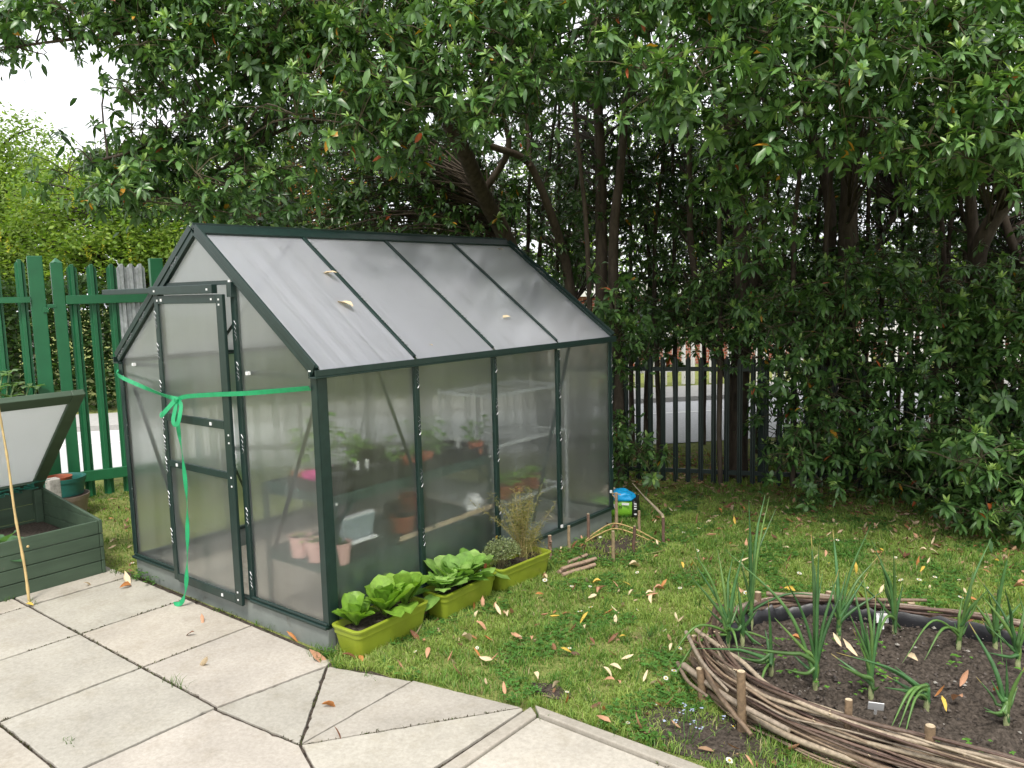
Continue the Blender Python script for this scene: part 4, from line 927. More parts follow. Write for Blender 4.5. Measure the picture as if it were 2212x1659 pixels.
# fallen leaves one can pick out (shared shapes, one object each)
COLS = {'cream': (.62, .50, .33), 'pinkish tan': (.46, .25, .15), 'yellow': (.56, .38, .07), 'orange': (.42, .18, .06), 'brown': (.17, .075, .04)}
tmpl = {}
for cn, c in COLS.items():
    for k in range(5):
        V, T, C_ = leaves(np.array([[0, -.5, 0.]]), np.array([[0, 1., 0]]), np.array([[0, 0, 1.]]), np.array([1.]), np.array([(.36, .42, .30, .38, .46)[k]]), np.array([c]), np.array([(-.7, .55, .95, -1.2, .2)[k]]), (.40, .22, -.35, .5, .7)[k], ((.12, .35), (.35, .9), (.65, .95), (.88, .45)))
        V[:, 2] -= V[:, 2].mean() - .06; V += np.array([[noise.noise(Vector(v * 4 + k * 9)), noise.noise(Vector(v * 4 + k * 9 + 5)), noise.noise(Vector(v * 4 + k * 9 + 8))] for v in V]) * .05
        o = npmesh('fallen_leaf', V, T, C_, M['dry'], smooth=True); me = o.data; bpy.data.objects.remove(o); tmpl[(cn, k)] = me
def fallen(x, y, z, cn, size, label, group, tilt=None, rot=None):
    o = bpy.data.objects.new('fallen_leaf', tmpl[(cn, random.randrange(5))]); COL.objects.link(o)
    o.location = (x, y, z); o.scale = (size,) * 3; o.rotation_euler = tilt or (random.gauss(0, .32), random.gauss(0, .32), random.uniform(0, 6.3) if rot is None else rot)
    return tag(o, label, 'leaf', group)
BIG = [(.46, .44, 'cream', .085), (.25, .80, 'pinkish tan', .07), (.24, .74, 'orange', .055), (.78, .95, 'yellow', .065), (.92, .60, 'yellow', .065), (.65, .88, 'yellow', .05), (.55, .49, 'orange', .045), (.43, .58, 'pinkish tan', .07), (.64, .59, 'pinkish tan', .07), (.68, .32, 'cream', .075), (.42, .22, 'pinkish tan', .06), (.24, .32, 'cream', .075), (.59, .21, 'cream', .055), (1.18, .59, 'cream', .065), (1.18, .70, 'cream', .06), (1.22, .47, 'pinkish tan', .07), (1.0, .67, 'orange', .035), (.59, 1.77, 'cream', .085), (.72, 1.47, 'yellow', .05), (.93, 1.36, 'cream', .06), (.88, 1.43, 'cream', .05), (.85, 1.21, 'cream', .045), (.92, 1.02, 'cream', .05), (.88, 1.58, 'orange', .06), (.37, .78, 'cream', .065), (.44, .80, 'pinkish tan', .08), (.60, .87, 'pinkish tan', .06), (.64, 1.31, 'pinkish tan', .06), (1.41, .57, 'pinkish tan', .06), (1.37, .20, 'pinkish tan', .075), (.66, .16, 'pinkish tan', .06), (.25, .31, 'brown', .07), (.74, 1.35, 'cream', .07), (.41, 1.08, 'orange', .06), (.17, -.02, 'brown', .08), (.22, .0, 'orange', .06), (1.5, .24, 'pinkish tan', .07), (1.33, .26, 'orange', .05)]
GL = 'fallen leaves on the lawn'
for x, y, cn, s in BIG: fallen(x, y, .022, cn, s * .92, cn + ' fallen leaf lying on the grass', GL)
cnt = 0
while cnt < 150:
    x, y = random.uniform(.0, 3.0), random.uniform(-.05, 3.4); p = np.array([[x, y, 0.]])
    if not visible(p, 0)[0] or y < edge_y(x) + .03 or in_bed(np.array([x]), np.array([y]), 1.1)[0] or (x < .26 and y < 1.45): continue
    if random.random() > .42 + .3 * y / 3: continue
    cn = random.choices(list(COLS), [.33, .40, .06, .07, .14])[0]
    fallen(x, y, random.uniform(.012, .028), cn, random.uniform(.030, .062), cn + ' fallen leaf lying on the grass', GL); cnt += 1
for x, y, cn, s, lab in [(.055, -.10, 'pinkish tan', .10, 'long tan fallen leaf on the paving at the greenhouse corner'), (-.335, -.44, 'cream', .075, 'curled cream leaf on the paving slab beside the cross joint'), (-.69, -.30, 'brown', .05, 'small brown curled leaf standing on the paving before the door'), (-.80, -.17, 'pinkish tan', .055, 'flat tan leaf on the paving near the ribbon end'), (-.92, -1.14, 'brown', .05, 'small dark brown leaf on the wide joint at the left'), (.42, -.34, 'orange', .06, 'narrow rusty leaf lying on the wedge slab'), (.62, -.46, 'brown', .05, 'brown leaf fragment on the fan of slabs'), (-1.70, -.11, 'cream', .09, 'long cream leaf lying by the weeds at the cold frame corner'), (-1.62, -.16, 'orange', .07, 'orange leaf lying beside the plinth weeds'), (-1.78, -.61, 'yellow', .05, 'yellow leaf on the joint at the foot of the bamboo cane'), (-.25, -.025, 'orange', .06, 'orange leaf wedged between plinth and paving'), (-1.83, -.28, 'cream', .06, 'cream leaf at the foot of the cold frame boards')]:
    fallen(x, y, .012, cn, s, lab, None)
def roof_at(px, py):
    d = CF + CR * (px - 1106) / FPX - CU * (py - 829.5) / FPX; nrm = np.array([HR - HE, 0, W / 2]); p0 = np.array([0, 0, HE + .012]); t = ((p0 - CAM) @ nrm) / (d @ nrm); return CAM + t * d
for px, py, s, rz, lab in [(708, 592, .12, .4, 'long cream leaf stuck on the roof beside the first glazing bar'), (742, 657, .12, .5, 'cream leaf lying midway down the first roof pane'), (1090, 686, .07, 1.4, 'small cream leaf low on the third roof pane'), (1080, 538, .05, .3, 'tiny cream leaf high on the last roof pane'), (930, 785 - 40, .03, .3, 'speck of pale leaf near the gutter on the second roof pane')]:
    q = roof_at(px, py); o = fallen(*q, 'cream', s, lab, 'leaves on the greenhouse roof'); o.rotation_euler = (Matrix.Rotation(math.atan2(HR - HE, W / 2), 3, 'Y') @ Matrix.Rotation(rz + 1.2, 3, 'Z')).to_euler()
# daisies
b = MB()
for k in range(12):
    t = k * math.pi / 6; c, s = math.cos(t), math.sin(t); b.add([(.002 * c, .002 * s, .03), (.010 * c - .0026 * s, .010 * s + .0026 * c, .0315), (.012 * c, .012 * s, .0305), (.010 * c + .0026 * s, .010 * s - .0026 * c, .0315)], [(0, 3, 2, 1)], (.80, .79, .76))
b.lathe([(.0, .034), (.003, .033), (.0042, .0305), (0.0001, .029)], n=8, col=(.62, .42, .03)); b.tube([(0, 0, 0), (.002, 0, .015), (0, 0, .03)], .0009, 4, (.05, .12, .02))
o = b.build('daisy', M['grass']); dme = o.data; bpy.data.objects.remove(o); cnt = 0
while cnt < 50:
    x, y = random.uniform(.05, 2.2), random.uniform(-.0, 3.0)
    if not visible(np.array([[x, y, 0.]]), 0)[0] or y < edge_y(x) + .04 or in_bed(np.array([x]), np.array([y]), 1.12)[0] or (x < .28 and y < 1.45): continue
    o = bpy.data.objects.new('daisy', dme); COL.objects.link(o); o.location = (x, y, GZ); o.rotation_euler = (random.gauss(0, .3), random.gauss(0, .3), random.uniform(0, 6)); s = random.uniform(.7, 1.2); o.scale = (s, s, random.uniform(.8, 1.3)); tag(o, 'small white daisy flowering in the lawn', 'daisy', 'daisies in the lawn'); cnt += 1
for x, y in ((-1.86, .05), (-1.84, .09), (-1.90, .02), (-1.80, .03)):
    o = bpy.data.objects.new('daisy', dme); COL.objects.link(o); o.location = (x, y, .01); tag(o, 'white daisy between cold frame and greenhouse', 'daisy', 'daisies beside the cold frame')

# ---------------------------------------------------------------- planters and their plants
def rrect(cx, cy, hx, hy, r, z, n=5):
    o = []
    for sx, sy, a0 in ((1, 1, 0), (-1, 1, 90), (-1, -1, 180), (1, -1, 270)):
        for k in range(n):
            a = rad(a0 + 90 * k / (n - 1)); o.append((cx + sx * (hx - r) + r * math.cos(a), cy + sy * (hy - r) + r * math.sin(a), z))
    return o
def loops(b, Ls, cap0=True):
    n = len(Ls[0]); k = [p for l in Ls for p in l]; fs = []
    for i in range(len(Ls) - 1):
        for j in range(n): j2 = (j + 1) % n; fs.append((i * n + j, i * n + j2, (i + 1) * n + j2, (i + 1) * n + j))
    if cap0: fs.append(tuple(range(n - 1, -1, -1)))
    b.add(k, fs)
def trough(loc, rz, hx, hy, label):
    t = empty('planter', (0, 0, 0), label, 'planter', 'lime green trough planters along the greenhouse'); h = .152
    b = MB(); loops(b, [rrect(0, 0, hx - .036, hy - .036, .02, 0), rrect(0, 0, hx - .030, hy - .030, .025, .004), rrect(0, 0, hx - .020, hy - .018, .03, .060), rrect(0, 0, hx - .012, hy - .011, .03, .112), rrect(0, 0, hx - .0075, hy - .0075, .03, .114), rrect(0, 0, hx - .0065, hy - .0065, .03, .140)])
    b.build('body', M['trough'], t, smooth=40)
    b = MB(); loops(b, [rrect(0, 0, hx - .007, hy - .007, .03, .1405), rrect(0, 0, hx, hy, .034, .141), rrect(0, 0, hx + .001, hy + .001, .034, .149), rrect(0, 0, hx - .004, hy - .004, .032, h), rrect(0, 0, hx - .014, hy - .014, .026, h), rrect(0, 0, hx - .017, hy - .017, .024, .148), rrect(0, 0, hx - .024, hy - .024, .02, .10)], False)
    b.build('rim', M['trough'], t, smooth=40)
    b = MB(); nx, ny = 9, 22; vs = []
    for i in range(nx):
        for j in range(ny): u, v = (i / (nx - 1) * 2 - 1) * (hx - .020), (j / (ny - 1) * 2 - 1) * (hy - .020); vs.append((u, v, .120 + .014 * noise.noise(Vector((u * 30 + loc[1] * 9, v * 30, 1)))))
    b.add(vs, [(i * ny + j, (i + 1) * ny + j, (i + 1) * ny + j + 1, i * ny + j + 1) for i in range(nx - 1) for j in range(ny - 1)]); b.build('soil', M['soil'], t, smooth=60)
    t.location = (*loc, GZ); t.rotation_euler.z = rz
    return t
T1 = trough((.118, .222), rad(1), .098, .236, 'lime green trough nearest the paving, planted with three lettuces')
T2 = trough((.142, .745), rad(1.5), .090, .218, 'lime green trough in the middle, crowded with smooth spoon leaves')
T3 = trough((.160, 1.205), rad(-3), .088, .222, 'lime green trough farthest from the paving, holding wispy herbs')
def rosette(name, loc, n, ln, label, cat, group, colr=((.12, .25, .022), (.24, .40, .06)), wide=.62, erect=(.35, 1.0), stalk=.28, fold=.12, lean=(0, 0), drp=(.25, .85), rib=1.0):
    d = []; loc = np.array(loc, float); a = np.arange(n) * 2.4 + random.uniform(0, 6); th = np.linspace(erect[0], erect[1], n) + rng.normal(0, .12, n)
    dirs = np.stack([np.cos(a) * np.sin(th) + lean[0], np.sin(a) * np.sin(th) + lean[1], np.cos(th)], 1); nr = np.stack([-np.cos(a) * np.cos(th), -np.sin(a) * np.cos(th), np.sin(th) + .05], 1)
    s = ln * rng.uniform(.78, 1.12, n) * np.linspace(.85, 1.05, n); f = rng.uniform(0, 1, (n, 1)); col = np.array(colr[0]) * (1 - f) + np.array(colr[1]) * f
    base = np.tile(loc, (n, 1)) + dirs * .005
    V, T, C_ = leaves(base, dirs, nr, s, s * wide * rng.uniform(.85, 1.1, n), col, rng.uniform(*drp, n), fold, ((.08, .10), (stalk, .14), (stalk + .16, .62), (.62, 1.0), (.80, .98), (.93, .62)))
    V += np.array([[noise.noise(Vector(v * 45)), noise.noise(Vector(v * 45 + 7)), noise.noise(Vector(v * 45 + 13))] for v in V]) * .009; C_ = C_ * rng.uniform(.78, 1.18, (len(C_), 1))
    o = npmesh(name, V, T, C_, M['lettuce'], smooth=True); return tag(o, label, cat, group)
for (x, y, n, l, lab) in [(.105, .075, 18, .150, 'bright green lettuce at the paving end of the nearest trough'), (.125, .235, 20, .195, 'tallest bright green lettuce in the middle of the nearest trough'), (.120, .375, 20, .195, 'bright green lettuce at the far end of the nearest trough')]:
    rosette('lettuce', (x, y, .118), n, l, lab, 'lettuce', 'lettuces in the nearest trough', wide=.50, erect=(.05, .80), stalk=.16, fold=.22, drp=(.0, .55))
for (x, y, n, l, lab) in [(.150, .600, 18, .165, 'spoon-leaved salad plant at the near end of the middle trough'), (.135, .690, 18, .195, 'spoon-leaved salad plant second from the near end of the middle trough'), (.150, .780, 17, .195, 'spoon-leaved salad plant beside the white label in the middle trough'), (.120, .865, 16, .185, 'spoon-leaved salad plant at the far end of the middle trough')]:
    rosette('salad_plant', (x, y, .118), n, l, lab, 'salad plant', 'salad plants in the middle trough', colr=((.14, .28, .05), (.27, .43, .11)), wide=.55, erect=(.05, 1.05), stalk=.30, drp=(.1, .7), fold=.08)
def plant_label(loc, h, w_, mat, lab, rz=0):
    b = MB(); b.box((0, 0, h / 2), (w_, .002, h)); b.add([(-w_ / 2, -.001, 0), (w_ / 2, -.001, 0), (0, -.001, -.02), (-w_ / 2, .001, 0), (w_ / 2, .001, 0), (0, .001, -.02)], [(0, 1, 2), (5, 4, 3), (0, 2, 5, 3), (1, 4, 5, 2)])
    o = b.build('plant_label', mat); o.location = loc; o.rotation_euler = (.1, .12, rz); return tag(o, lab, 'plant label')
plant_label((.205, .835, .112), .075, .013, M['white'], 'narrow white plant label standing in the middle trough', .7)
plant_label((.175, .900, .112), .085, .015, M['terracotta'], 'orange-brown plant label standing at the far end of the middle trough', .9)
# thyme and fennel in the third trough
def bushlet(name, c, r, n, size, c0, c1, label, cat, stems=30):
    q = rng.normal(0, 1, (n, 3)); q /= np.linalg.norm(q, axis=1, keepdims=True); q *= rng.uniform(.3, 1, (n, 1)) ** .6; q = q * np.array(r); q[:, 2] = np.abs(q[:, 2]) * np.sign(q[:, 2] + r[2] * .6); P = np.array(c) + q
    t = empty(name, (c[0], c[1], .11), label, cat); b = MB()
    for k in range(stems): p = P[k * (n // stems)]; b.tube(spline([(c[0] + random.gauss(0, .015), c[1] + random.gauss(0, .02), .115), (np.array(c) + p) / 2 + rng.normal(0, .012, 3), p], 4), .0009, 3, (.16, .13, .07), False)
    b.build('stem', M['rod'], t); f = rng.uniform(0, 1, (n, 1)); col = np.array(c0) * (1 - f) + np.array(c1) * f
    a = rng.normal(0, 1, (n, 3)); a[:, 2] = np.abs(a[:, 2]); V, T, C_ = leaves(P, a, rng.normal(0, .5, (n, 3)) + np.array([0, 0, 1]), size * rng.uniform(.6, 1.2, n), size * .5 * rng.uniform(.8, 1.2, n), col, rng.uniform(0, .4, n), .1, ((.4, 1),)); npmesh('foliage', V, T, C_, M['lettuce'], t); return t
bushlet('thyme_plant', (.150, 1.085, .185), (.095, .125, .10), 2400, .014, (.10, .14, .055), (.30, .34, .17), 'grey-green thyme bush spilling over the near end of the farthest trough', 'thyme', 40)
fn = empty('fennel_plant', (.13, 1.30, .11), 'wispy brownish fennel with feathery stems standing in the farthest trough', 'fennel')
b = MB(); FP = []; FD = []
for k in range(52):
    a = random.uniform(0, 6.3); s = abs(random.gauss(0, .12)); h = random.uniform(.16, .42); base = np.array([.13 + random.gauss(0, .012), 1.30 + random.gauss(0, .015), .11]); tip = base + np.array([math.cos(a) * s - .01, math.sin(a) * s * 1.2, h]); q = spline([base, (base + tip) / 2 + np.array([0, 0, .03]), tip], 6); b.tube(q, [.0019 * (1 - i / 16) for i in range(len(q))], 4, random.choice([(.30, .26, .10), (.20, .22, .06), (.36, .28, .13)]), False)
    for i in range(5, len(q)):
        for j in range(9): FP.append(q[i] + rng.normal(0, .004, 3)); FD.append(np.array(rng.normal(0, 1, 3)) * np.array([1, 1, .6]) + np.array([0, 0, .35]))
for k in range(14):
    a = random.uniform(0, 6.3); base = np.array([.14, 1.31, .125]); s = random.uniform(.08, .16); tip = base + np.array([math.cos(a) * s * .9, math.sin(a) * s, random.uniform(-.05, .05)]); q = spline([base, (base + tip) / 2 + np.array([0, 0, .07]), tip], 6); b.tube(q, .0012, 3, (.34, .28, .10), False)
    for i in range(4, len(q)):
        for j in range(8): FP.append(q[i] + rng.normal(0, .004, 3)); FD.append(np.array(rng.normal(0, 1, 3)))
b.build('stem', M['rod'], fn); FP = np.array(FP); FD = np.array(FD); n = len(FP); f = rng.uniform(0, 1, (n, 1)); s = rng.uniform(.018, .042, n)
V, T, C_ = leaves(FP, FD, rng.normal(0, 1, (n, 3)), s, np.full(n, .0022), np.array([.12, .14, .03]) * (1 - f) + np.array([.32, .26, .10]) * f, rng.uniform(0, .5, n), .1, ((.5, 1),)); npmesh('foliage', V, T, C_, M['lettuce'], fn)
fallen(.13, 1.07, .285, 'yellow', .05, 'yellow fallen leaf caught on top of the thyme bush', None)

# ---------------------------------------------------------------- woven bed with onions
bed = empty('wattle_bed', (BED[0], BED[1], GZ), 'oval raised bed woven from long brown rods round short stakes, lined with black plastic', 'raised bed')
def oval(t, k=1.0, off=0.0):
    c, s = math.cos(t), math.sin(t); e = 2 / 2.4; x = BED[2] * math.copysign(abs(c) ** e, c); y = BED[3] * math.copysign(abs(s) ** e, s); r = math.hypot(x, y); return BED[0] + x * (k + off / r), BED[1] + y * (k + off / r)
b = MB(); nr_, na = 60, 260; vs = []
for i in range(nr_):
    for j in range(na):
        t = 2 * math.pi * j / na; xx, yy = oval(t, .955 * i / (nr_ - 1)); e = i / (nr_ - 1)
        vs.append((xx, yy, .095 + -.012 + .022 * noise.noise(Vector((xx * 6, yy * 6, 1))) + .020 * noise.noise(Vector((xx * 24, yy * 24, 5))) - .025 * e ** 4 + .012 * noise.noise(Vector((xx * 60, yy * 60, 8)))))
b.add(vs, [(i * na + j, (i + 1) * na + j, (i + 1) * na + (j + 1) % na, i * na + (j + 1) % na) for i in range(nr_ - 1) for j in range(na)]); b.build('soil', M['soil'], bed, smooth=70)
b = MB(); na = 160; vs = []; prof = [(.945, .0), (.950, .05), (.956, .09), (.966, .118), (.974, .122), (.975, .0)]
for j in range(na):
    t = 2 * math.pi * j / na; back = max(0, math.sin(t)); fr = max(0, -math.sin(t)); nzv = noise.noise(Vector((math.cos(t) * 4, math.sin(t) * 4, 2))); nz3 = noise.noise(Vector((math.cos(t) * 22, math.sin(t) * 22, 4))) * 3.0
    for k, z in prof: xx, yy = oval(t, k - .012 * nzv - .006 * nz3); vs.append((xx, yy, z * (1 + .10 * nzv + .12 * nz3 + .12 * fr) if z else GZ))
m_ = len(prof); b.add(vs, [(j * m_ + i, ((j + 1) % na) * m_ + i, ((j + 1) % na) * m_ + i + 1, j * m_ + i + 1) for j in range(na) for i in range(m_ - 1)]); b.build('liner', M['liner'], bed, smooth=60)
# stakes
STK = [(1.80, .475, .225), (2.17, .50, .215), (2.43, .50, .21), (1.50, 1.35, .185), (1.40, 1.14, .15), (1.58, .60, .12), (1.75, 1.60, .16), (2.10, 1.715, .15), (2.50, 1.72, .16), (2.75, .50, .22), (1.42, .86, .12)]
def stake_mesh(b, x, y, h, r, col, lean=(0, 0)):
    pts = [(x - lean[0] * .1, y - lean[1] * .1, -.05), (x, y, h * .33), (x + lean[0] * .5 + random.gauss(0, .002), y + lean[1] * .5, h * .66), (x + lean[0], y + lean[1], h)]
    b.tube(pts, [r * 1.05, r, r * .98, r * .95], 10, col=col)
    b.add([(x + lean[0] + r * .86 * math.cos(a), y + lean[1] + r * .86 * math.sin(a), h + .0012) for a in np.linspace(0, 2 * math.pi, 10, endpoint=False)], [tuple(range(10))], (.50, .40, .27))
for x, y, h in STK: b = MB(); stake_mesh(b, x, y, h, random.uniform(.013, .018), (.19, .13, .08), (random.gauss(0, .006), random.gauss(0, .006))); b.build('stake', M['rod'], bed, smooth=60)
PALS = [(.17, .12, .08), (.22, .16, .11), (.09, .055, .042), (.31, .25, .18), (.13, .085, .065), (.20, .15, .11), (.10, .068, .05), (.26, .21, .16)]
def rod(t0, t1, z0, z1, off, r, wv_=.024, ph=0, ends=(0, 0)):
    n = 46; pts = []; w0 = random.uniform(0, 9); kf = random.choice([4.6, 5.2, 6.1])
    for i in range(n):
        u = i / (n - 1); t = t0 + (t1 - t0) * u; o = off + wv_ * math.sin(kf * t + ph) + .010 * noise.noise(Vector((u * 4, w0, 0)))
        if u < .08: o += ends[0] * (.08 - u) / .08
        if u > .92: o += ends[1] * (u - .92) / .08
        xx, yy = oval(t, 1, o); z = z0 + (z1 - z0) * u + (.030 * noise.noise(Vector((u * 3.3, w0, 5))) + .008 * noise.noise(Vector((u * 11, w0, 5)))) * (1 if z1 > .05 else .4) + .004 * math.sin(u * 31 + w0); pts.append((xx, yy, max(z, r * .7 - .01)))
    rs = [r * (1.12 - .45 * i / (n - 1)) * (1 + .08 * noise.noise(Vector((i * .9, w0, 1)))) for i in range(n)]
    b = MB(); c = random.choice(PALS); b.tube(pts, rs, 8, col=c)
    for j in range(4):
        k = random.randrange(3, n - 3); p = Vector(pts[k]); b.tube([p, p + Vector((random.gauss(0, .008), -.010, random.uniform(.006, .014)))], [rs[k] * .55, rs[k] * .25], 5, (.5, .4, .27))
    return b.build('rod', M['rod'], bed, smooth=60)
for i in range(46):          # front, thick bundle
    z = .010 + .205 * (i / 45); rod(rad(random.uniform(166, 215)), rad(random.uniform(285, 352)), max(.004, z * .72 + random.uniform(-.04, .035)), max(.012, z + random.uniform(-.06, .012)), random.uniform(.000, .060) + .035 * (1 - i / 45), random.choice([.004, .0055, .0055, .007, .009, .0125]), ph=i * 1.57 + random.uniform(-.3, .3), ends=(random.uniform(-.0, .05), 0))
for i in range(15):          # back
    z = .03 + .135 * (i / 14); rod(rad(random.uniform(158, 178)), rad(random.uniform(20, 60)), z * .8, z + random.uniform(-.01, .012), random.uniform(.004, .03), random.uniform(.006, .0105), ph=i * 1.57, wv_=.012)
for i in range(15):           # round the nose
    z = .01 + .125 * (i / 14); rod(rad(random.uniform(100, 130)), rad(random.uniform(225, 262)), z, z * .8 + .02, random.uniform(.012, .034), random.uniform(.006, .010), ph=i * 1.3, wv_=.010)
for (p, q, r) in [((1.49, .72, .13), (1.86, .42, .02), .012), ((1.45, .70, .06), (2.0, .41, .09), .013), ((1.41, .8, .16), (1.75, .46, .14), .008), ((1.52, 1.42, .16), (2.15, 1.76, .16), .011), ((1.38, .78, .02), (1.67, .45, .10), .008)]:
    b = MB(); mid = (np.array(p) + q) / 2 + np.array([.0, -.03, .0]); b.tube(spline([p, mid, q], 8), [r * (1.1 - .4 * k / 16) for k in range(17)], 8, random.choice(PALS)); b.build('rod', M['rod'], bed, smooth=60)
# onions: base and leaf tips measured on the picture, depth kept from the base
def c6(x, y): return (1600 + x / 2.304) / 1.15732, (1200 + y / 2.304) / 1.15732
ON = [((640, 830), [(705, 65), (745, 95), (730, 180), (627, 120), (663, 450), (1045, 668), (535, 760)], 'tall onion plant with upright leaves at the far left of the woven bed'),
      ((505, 960), [(222, 300), (448, 400), (506, 450), (600, 400), (100, 1330), (130, 1065), (560, 560), (575, 1040), (530, 700)], 'onion plant leaning out over the left end of the woven bed'),
      ((1010, 1185), [(490, 400), (985, 300), (1030, 380), (1155, 510), (1020, 540), (860, 985), (1018, 815), (835, 1090), (1175, 620)], 'large spreading onion plant in the middle front of the woven bed'),
      ((1145, 895), [(1110, 280), (1330, 260), (1340, 450), (1160, 560), (1400, 640)], 'bluish onion plant behind the middle of the woven bed'),
      ((1465, 880), [(1330, 340), (1460, 400), (1370, 370), (1522, 882), (1180, 590), (1350, 985), (1530, 575)], 'onion plant beside the white marker at the back of the woven bed'),
      ((1330, 1245), [(1240, 690), (1335, 505), (1165, 640), (1100, 1000), (1380, 1190), (1300, 820)], 'onion plant just behind the front rods right of the middle'),
      ((755, 1110), [(738, 690), (650, 1490), (380, 930), (590, 1000)], 'thin onion plant with one leaf hanging over the front rods'),
      ((1835, 965), [(2025, 330), (2000, 570), (1835, 680), (1510, 1055), (1985, 500)], 'onion plant with a pale leaf arching down onto the soil'),
      ((2045, 965), [(2115, 360), (2010, 640), (1910, 690), (2200, 700), (2085, 1065)], 'onion plant nearest the back rods at the right'),
      ((2110, 1405), [(1895, 820), (2110, 1030), (2225, 1060), (1980, 1310), (1790, 1165), (2170, 1200)], 'onion plant at the right front corner of the woven bed'),
      ((2175, 1085), [(1935, 540), (2010, 600), (2140, 800), (2230, 640), (2010, 995)], 'onion plant at the right picture edge behind the corner one'),
      ((1650, 1315), [(1250, 1010), (1505, 1550), (1090, 960), (1410, 1195), (1560, 1200)], 'sprawling onion plant lying towards the left and over the rods'),
      ((590, 935), [(555, 560), (520, 740), (600, 690), (820, 970)], 'small onion plant beside the leaning one at the left end')]
for bp, tips, lab in ON:
    q = at(*c6(*bp), .085); dep = (q - CAM) @ CF; b = MB(); q = np.array(q)
    H = []
    tips = list(tips)
    for k in range(6): t0_ = tips[random.randrange(min(4, len(tips)))]; tips.append((bp[0] + (t0_[0] - bp[0]) * random.uniform(.4, .9) + random.gauss(0, 45), bp[1] + (t0_[1] - bp[1]) * random.uniform(.45, .85)))
    for k, tp in enumerate(tips):
        over = tp[1] > bp[1] + 60; tip = far(*c6(*tp), dep + rng.uniform(-.09, .09) - (.16 if over else 0)); dv = tip - q; ln = np.linalg.norm(dv)
        if dv[2] > .45 * ln: mid = q + dv * .5 + np.array([0, 0, .06 * ln]) - np.array([dv[0], dv[1], 0]) * .18
        else: mid = q + dv * .5 + np.array([0, 0, .22 * ln + .05 * over])
        st = q + np.array([0, 0, .03 + .006 * k]); pts = spline([q + rng.normal(0, .002, 3), st, mid, tip], 7); n = len(pts); u = np.linspace(0, 1, n)
        if over:   # drape over the rods instead of cutting through them
            for p in pts:
                if p[1] < BED[1] - BED[3] * .93: p[1] -= .05
        fg = random.random() ** 2
        if random.random() < .35 and ln > .2:
            kk = int(n * random.uniform(.55, .8)); off = rng.normal(0, .035, 3)
            for j in range(kk, n): pts[j] = pts[j] + off * (j - kk) / (n - kk)
        R0 = random.uniform(.0058, .0096) * (.75 if dv[2] < .3 * ln else 1); rs = R0 * np.interp(u, [0, .15, .4, .75, 1], [.75, .85, 1.1, .75, .10])
        g0_ = (np.array([.058, .150, .048]) * (1 - fg) + np.array([.12, .21, .05]) * fg) * random.uniform(.7, 1.25) if not over else np.array([.11, .22, .05]); cols = [tuple(np.array([.33, .40, .17]) * max(0, 1 - t * 7) + g0_ * min(1, t * 7)) for t in u]
        if random.random() < .25: cols[-2:] = [(.35, .27, .08)] * 2
        b.tube([tuple(p) for p in pts], list(rs), 7, cols)
    b.tube([q - [0, 0, .03], q + [0, 0, .01], q + [0, 0, .05]], [.008, .011, .008], 8, (.36, .40, .20))
    tag(b.build('onion_plant', M['onion'], smooth=70), lab, 'onion', 'onion plants in the woven bed')
n = 1500; P = np.array([[*oval(t, k), .082] for t, k in zip(rng.uniform(0, 6.3, n), np.sqrt(rng.uniform(.0, .85, n)))]); P[:, 2] += rng.uniform(-.004, .012, n); b = MB()
for p in P:
    r = random.choice([.003, .004, .006, .010]); q = [p + np.array([r * random.uniform(.6, 1.3) * a, r * random.uniform(.6, 1.3) * c, r * random.uniform(.5, 1) * d]) for a, c, d in ((1, 0, 0), (0, 1, 0), (-1, 0, 0), (0, -1, 0), (0, 0, 1))]
    g_ = random.uniform(.5, 1.6); b.add(q, [(0, 1, 4), (1, 2, 4), (2, 3, 4), (3, 0, 4)], (.055 * g_, .042 * g_, .033 * g_) if random.random() > .06 else (.26, .24, .21))
tag(b.build('soil_crumbs', M['rod']), kind='stuff')
# seedlings in the soil
n = 520; a = rng.uniform(0, 6.3, n); P = np.array([[*oval(t, k), .105] for t, k in zip(a, rng.uniform(.1, .85, n))]); P = P[(P[:, 1] < 1.35) & (P[:, 0] > 1.7)]; n = len(P); P = P[np.array([noise.noise(Vector(p * 4)) > -.02 for p in P])]; n = len(P); idx = np.repeat(np.arange(n), 4); a = np.tile(np.arange(4) * 1.57, n) + rng.uniform(0, 1, n * 4)
s = rng.uniform(.007, .017, n).repeat(4); V, T, C_ = leaves(P[idx] + np.array([0, 0, .006]), np.stack([np.cos(a), np.sin(a), .3 + 0 * a], 1), np.tile([[0, 0, 1.]], (n * 4, 1)), s, s * .7, np.array([.10, .24, .035]) * rng.uniform(.7, 1.3, (n * 4, 1)), rng.uniform(0, .4, n * 4)); tag(npmesh('seedlings', V, T, C_, M['grass']), kind='stuff')
for x, y, cn, s, lab in [(1.93, 1.17, 'cream', .055, 'cream leaf lying behind the large onion on the bed soil'), (2.0, 1.12, 'cream', .058, 'second cream leaf on the bed soil right of the first'), (2.22, 1.18, 'cream', .06, 'pale leaf standing on the open bed soil'), (2.42, 1.10, 'pinkish tan', .06, 'tan leaf on the bed soil before the rear right onion'), (1.78, 1.10, 'orange', .05, 'orange leaf on the bed soil near the tall onion'), (2.43, .93, 'pinkish tan', .08, 'long tan leaf on the bed soil at the right front'), (2.37, .94, 'orange', .04, 'small orange leaf beside the long tan leaf'), (2.40, .86, 'yellow', .05, 'yellow leaf on the bed soil near the right front stake'), (2.53, 1.08, 'orange', .05, 'orange leaf on the bed soil at the picture edge')]:
    fallen(x, y, .122, cn, s, lab, None)
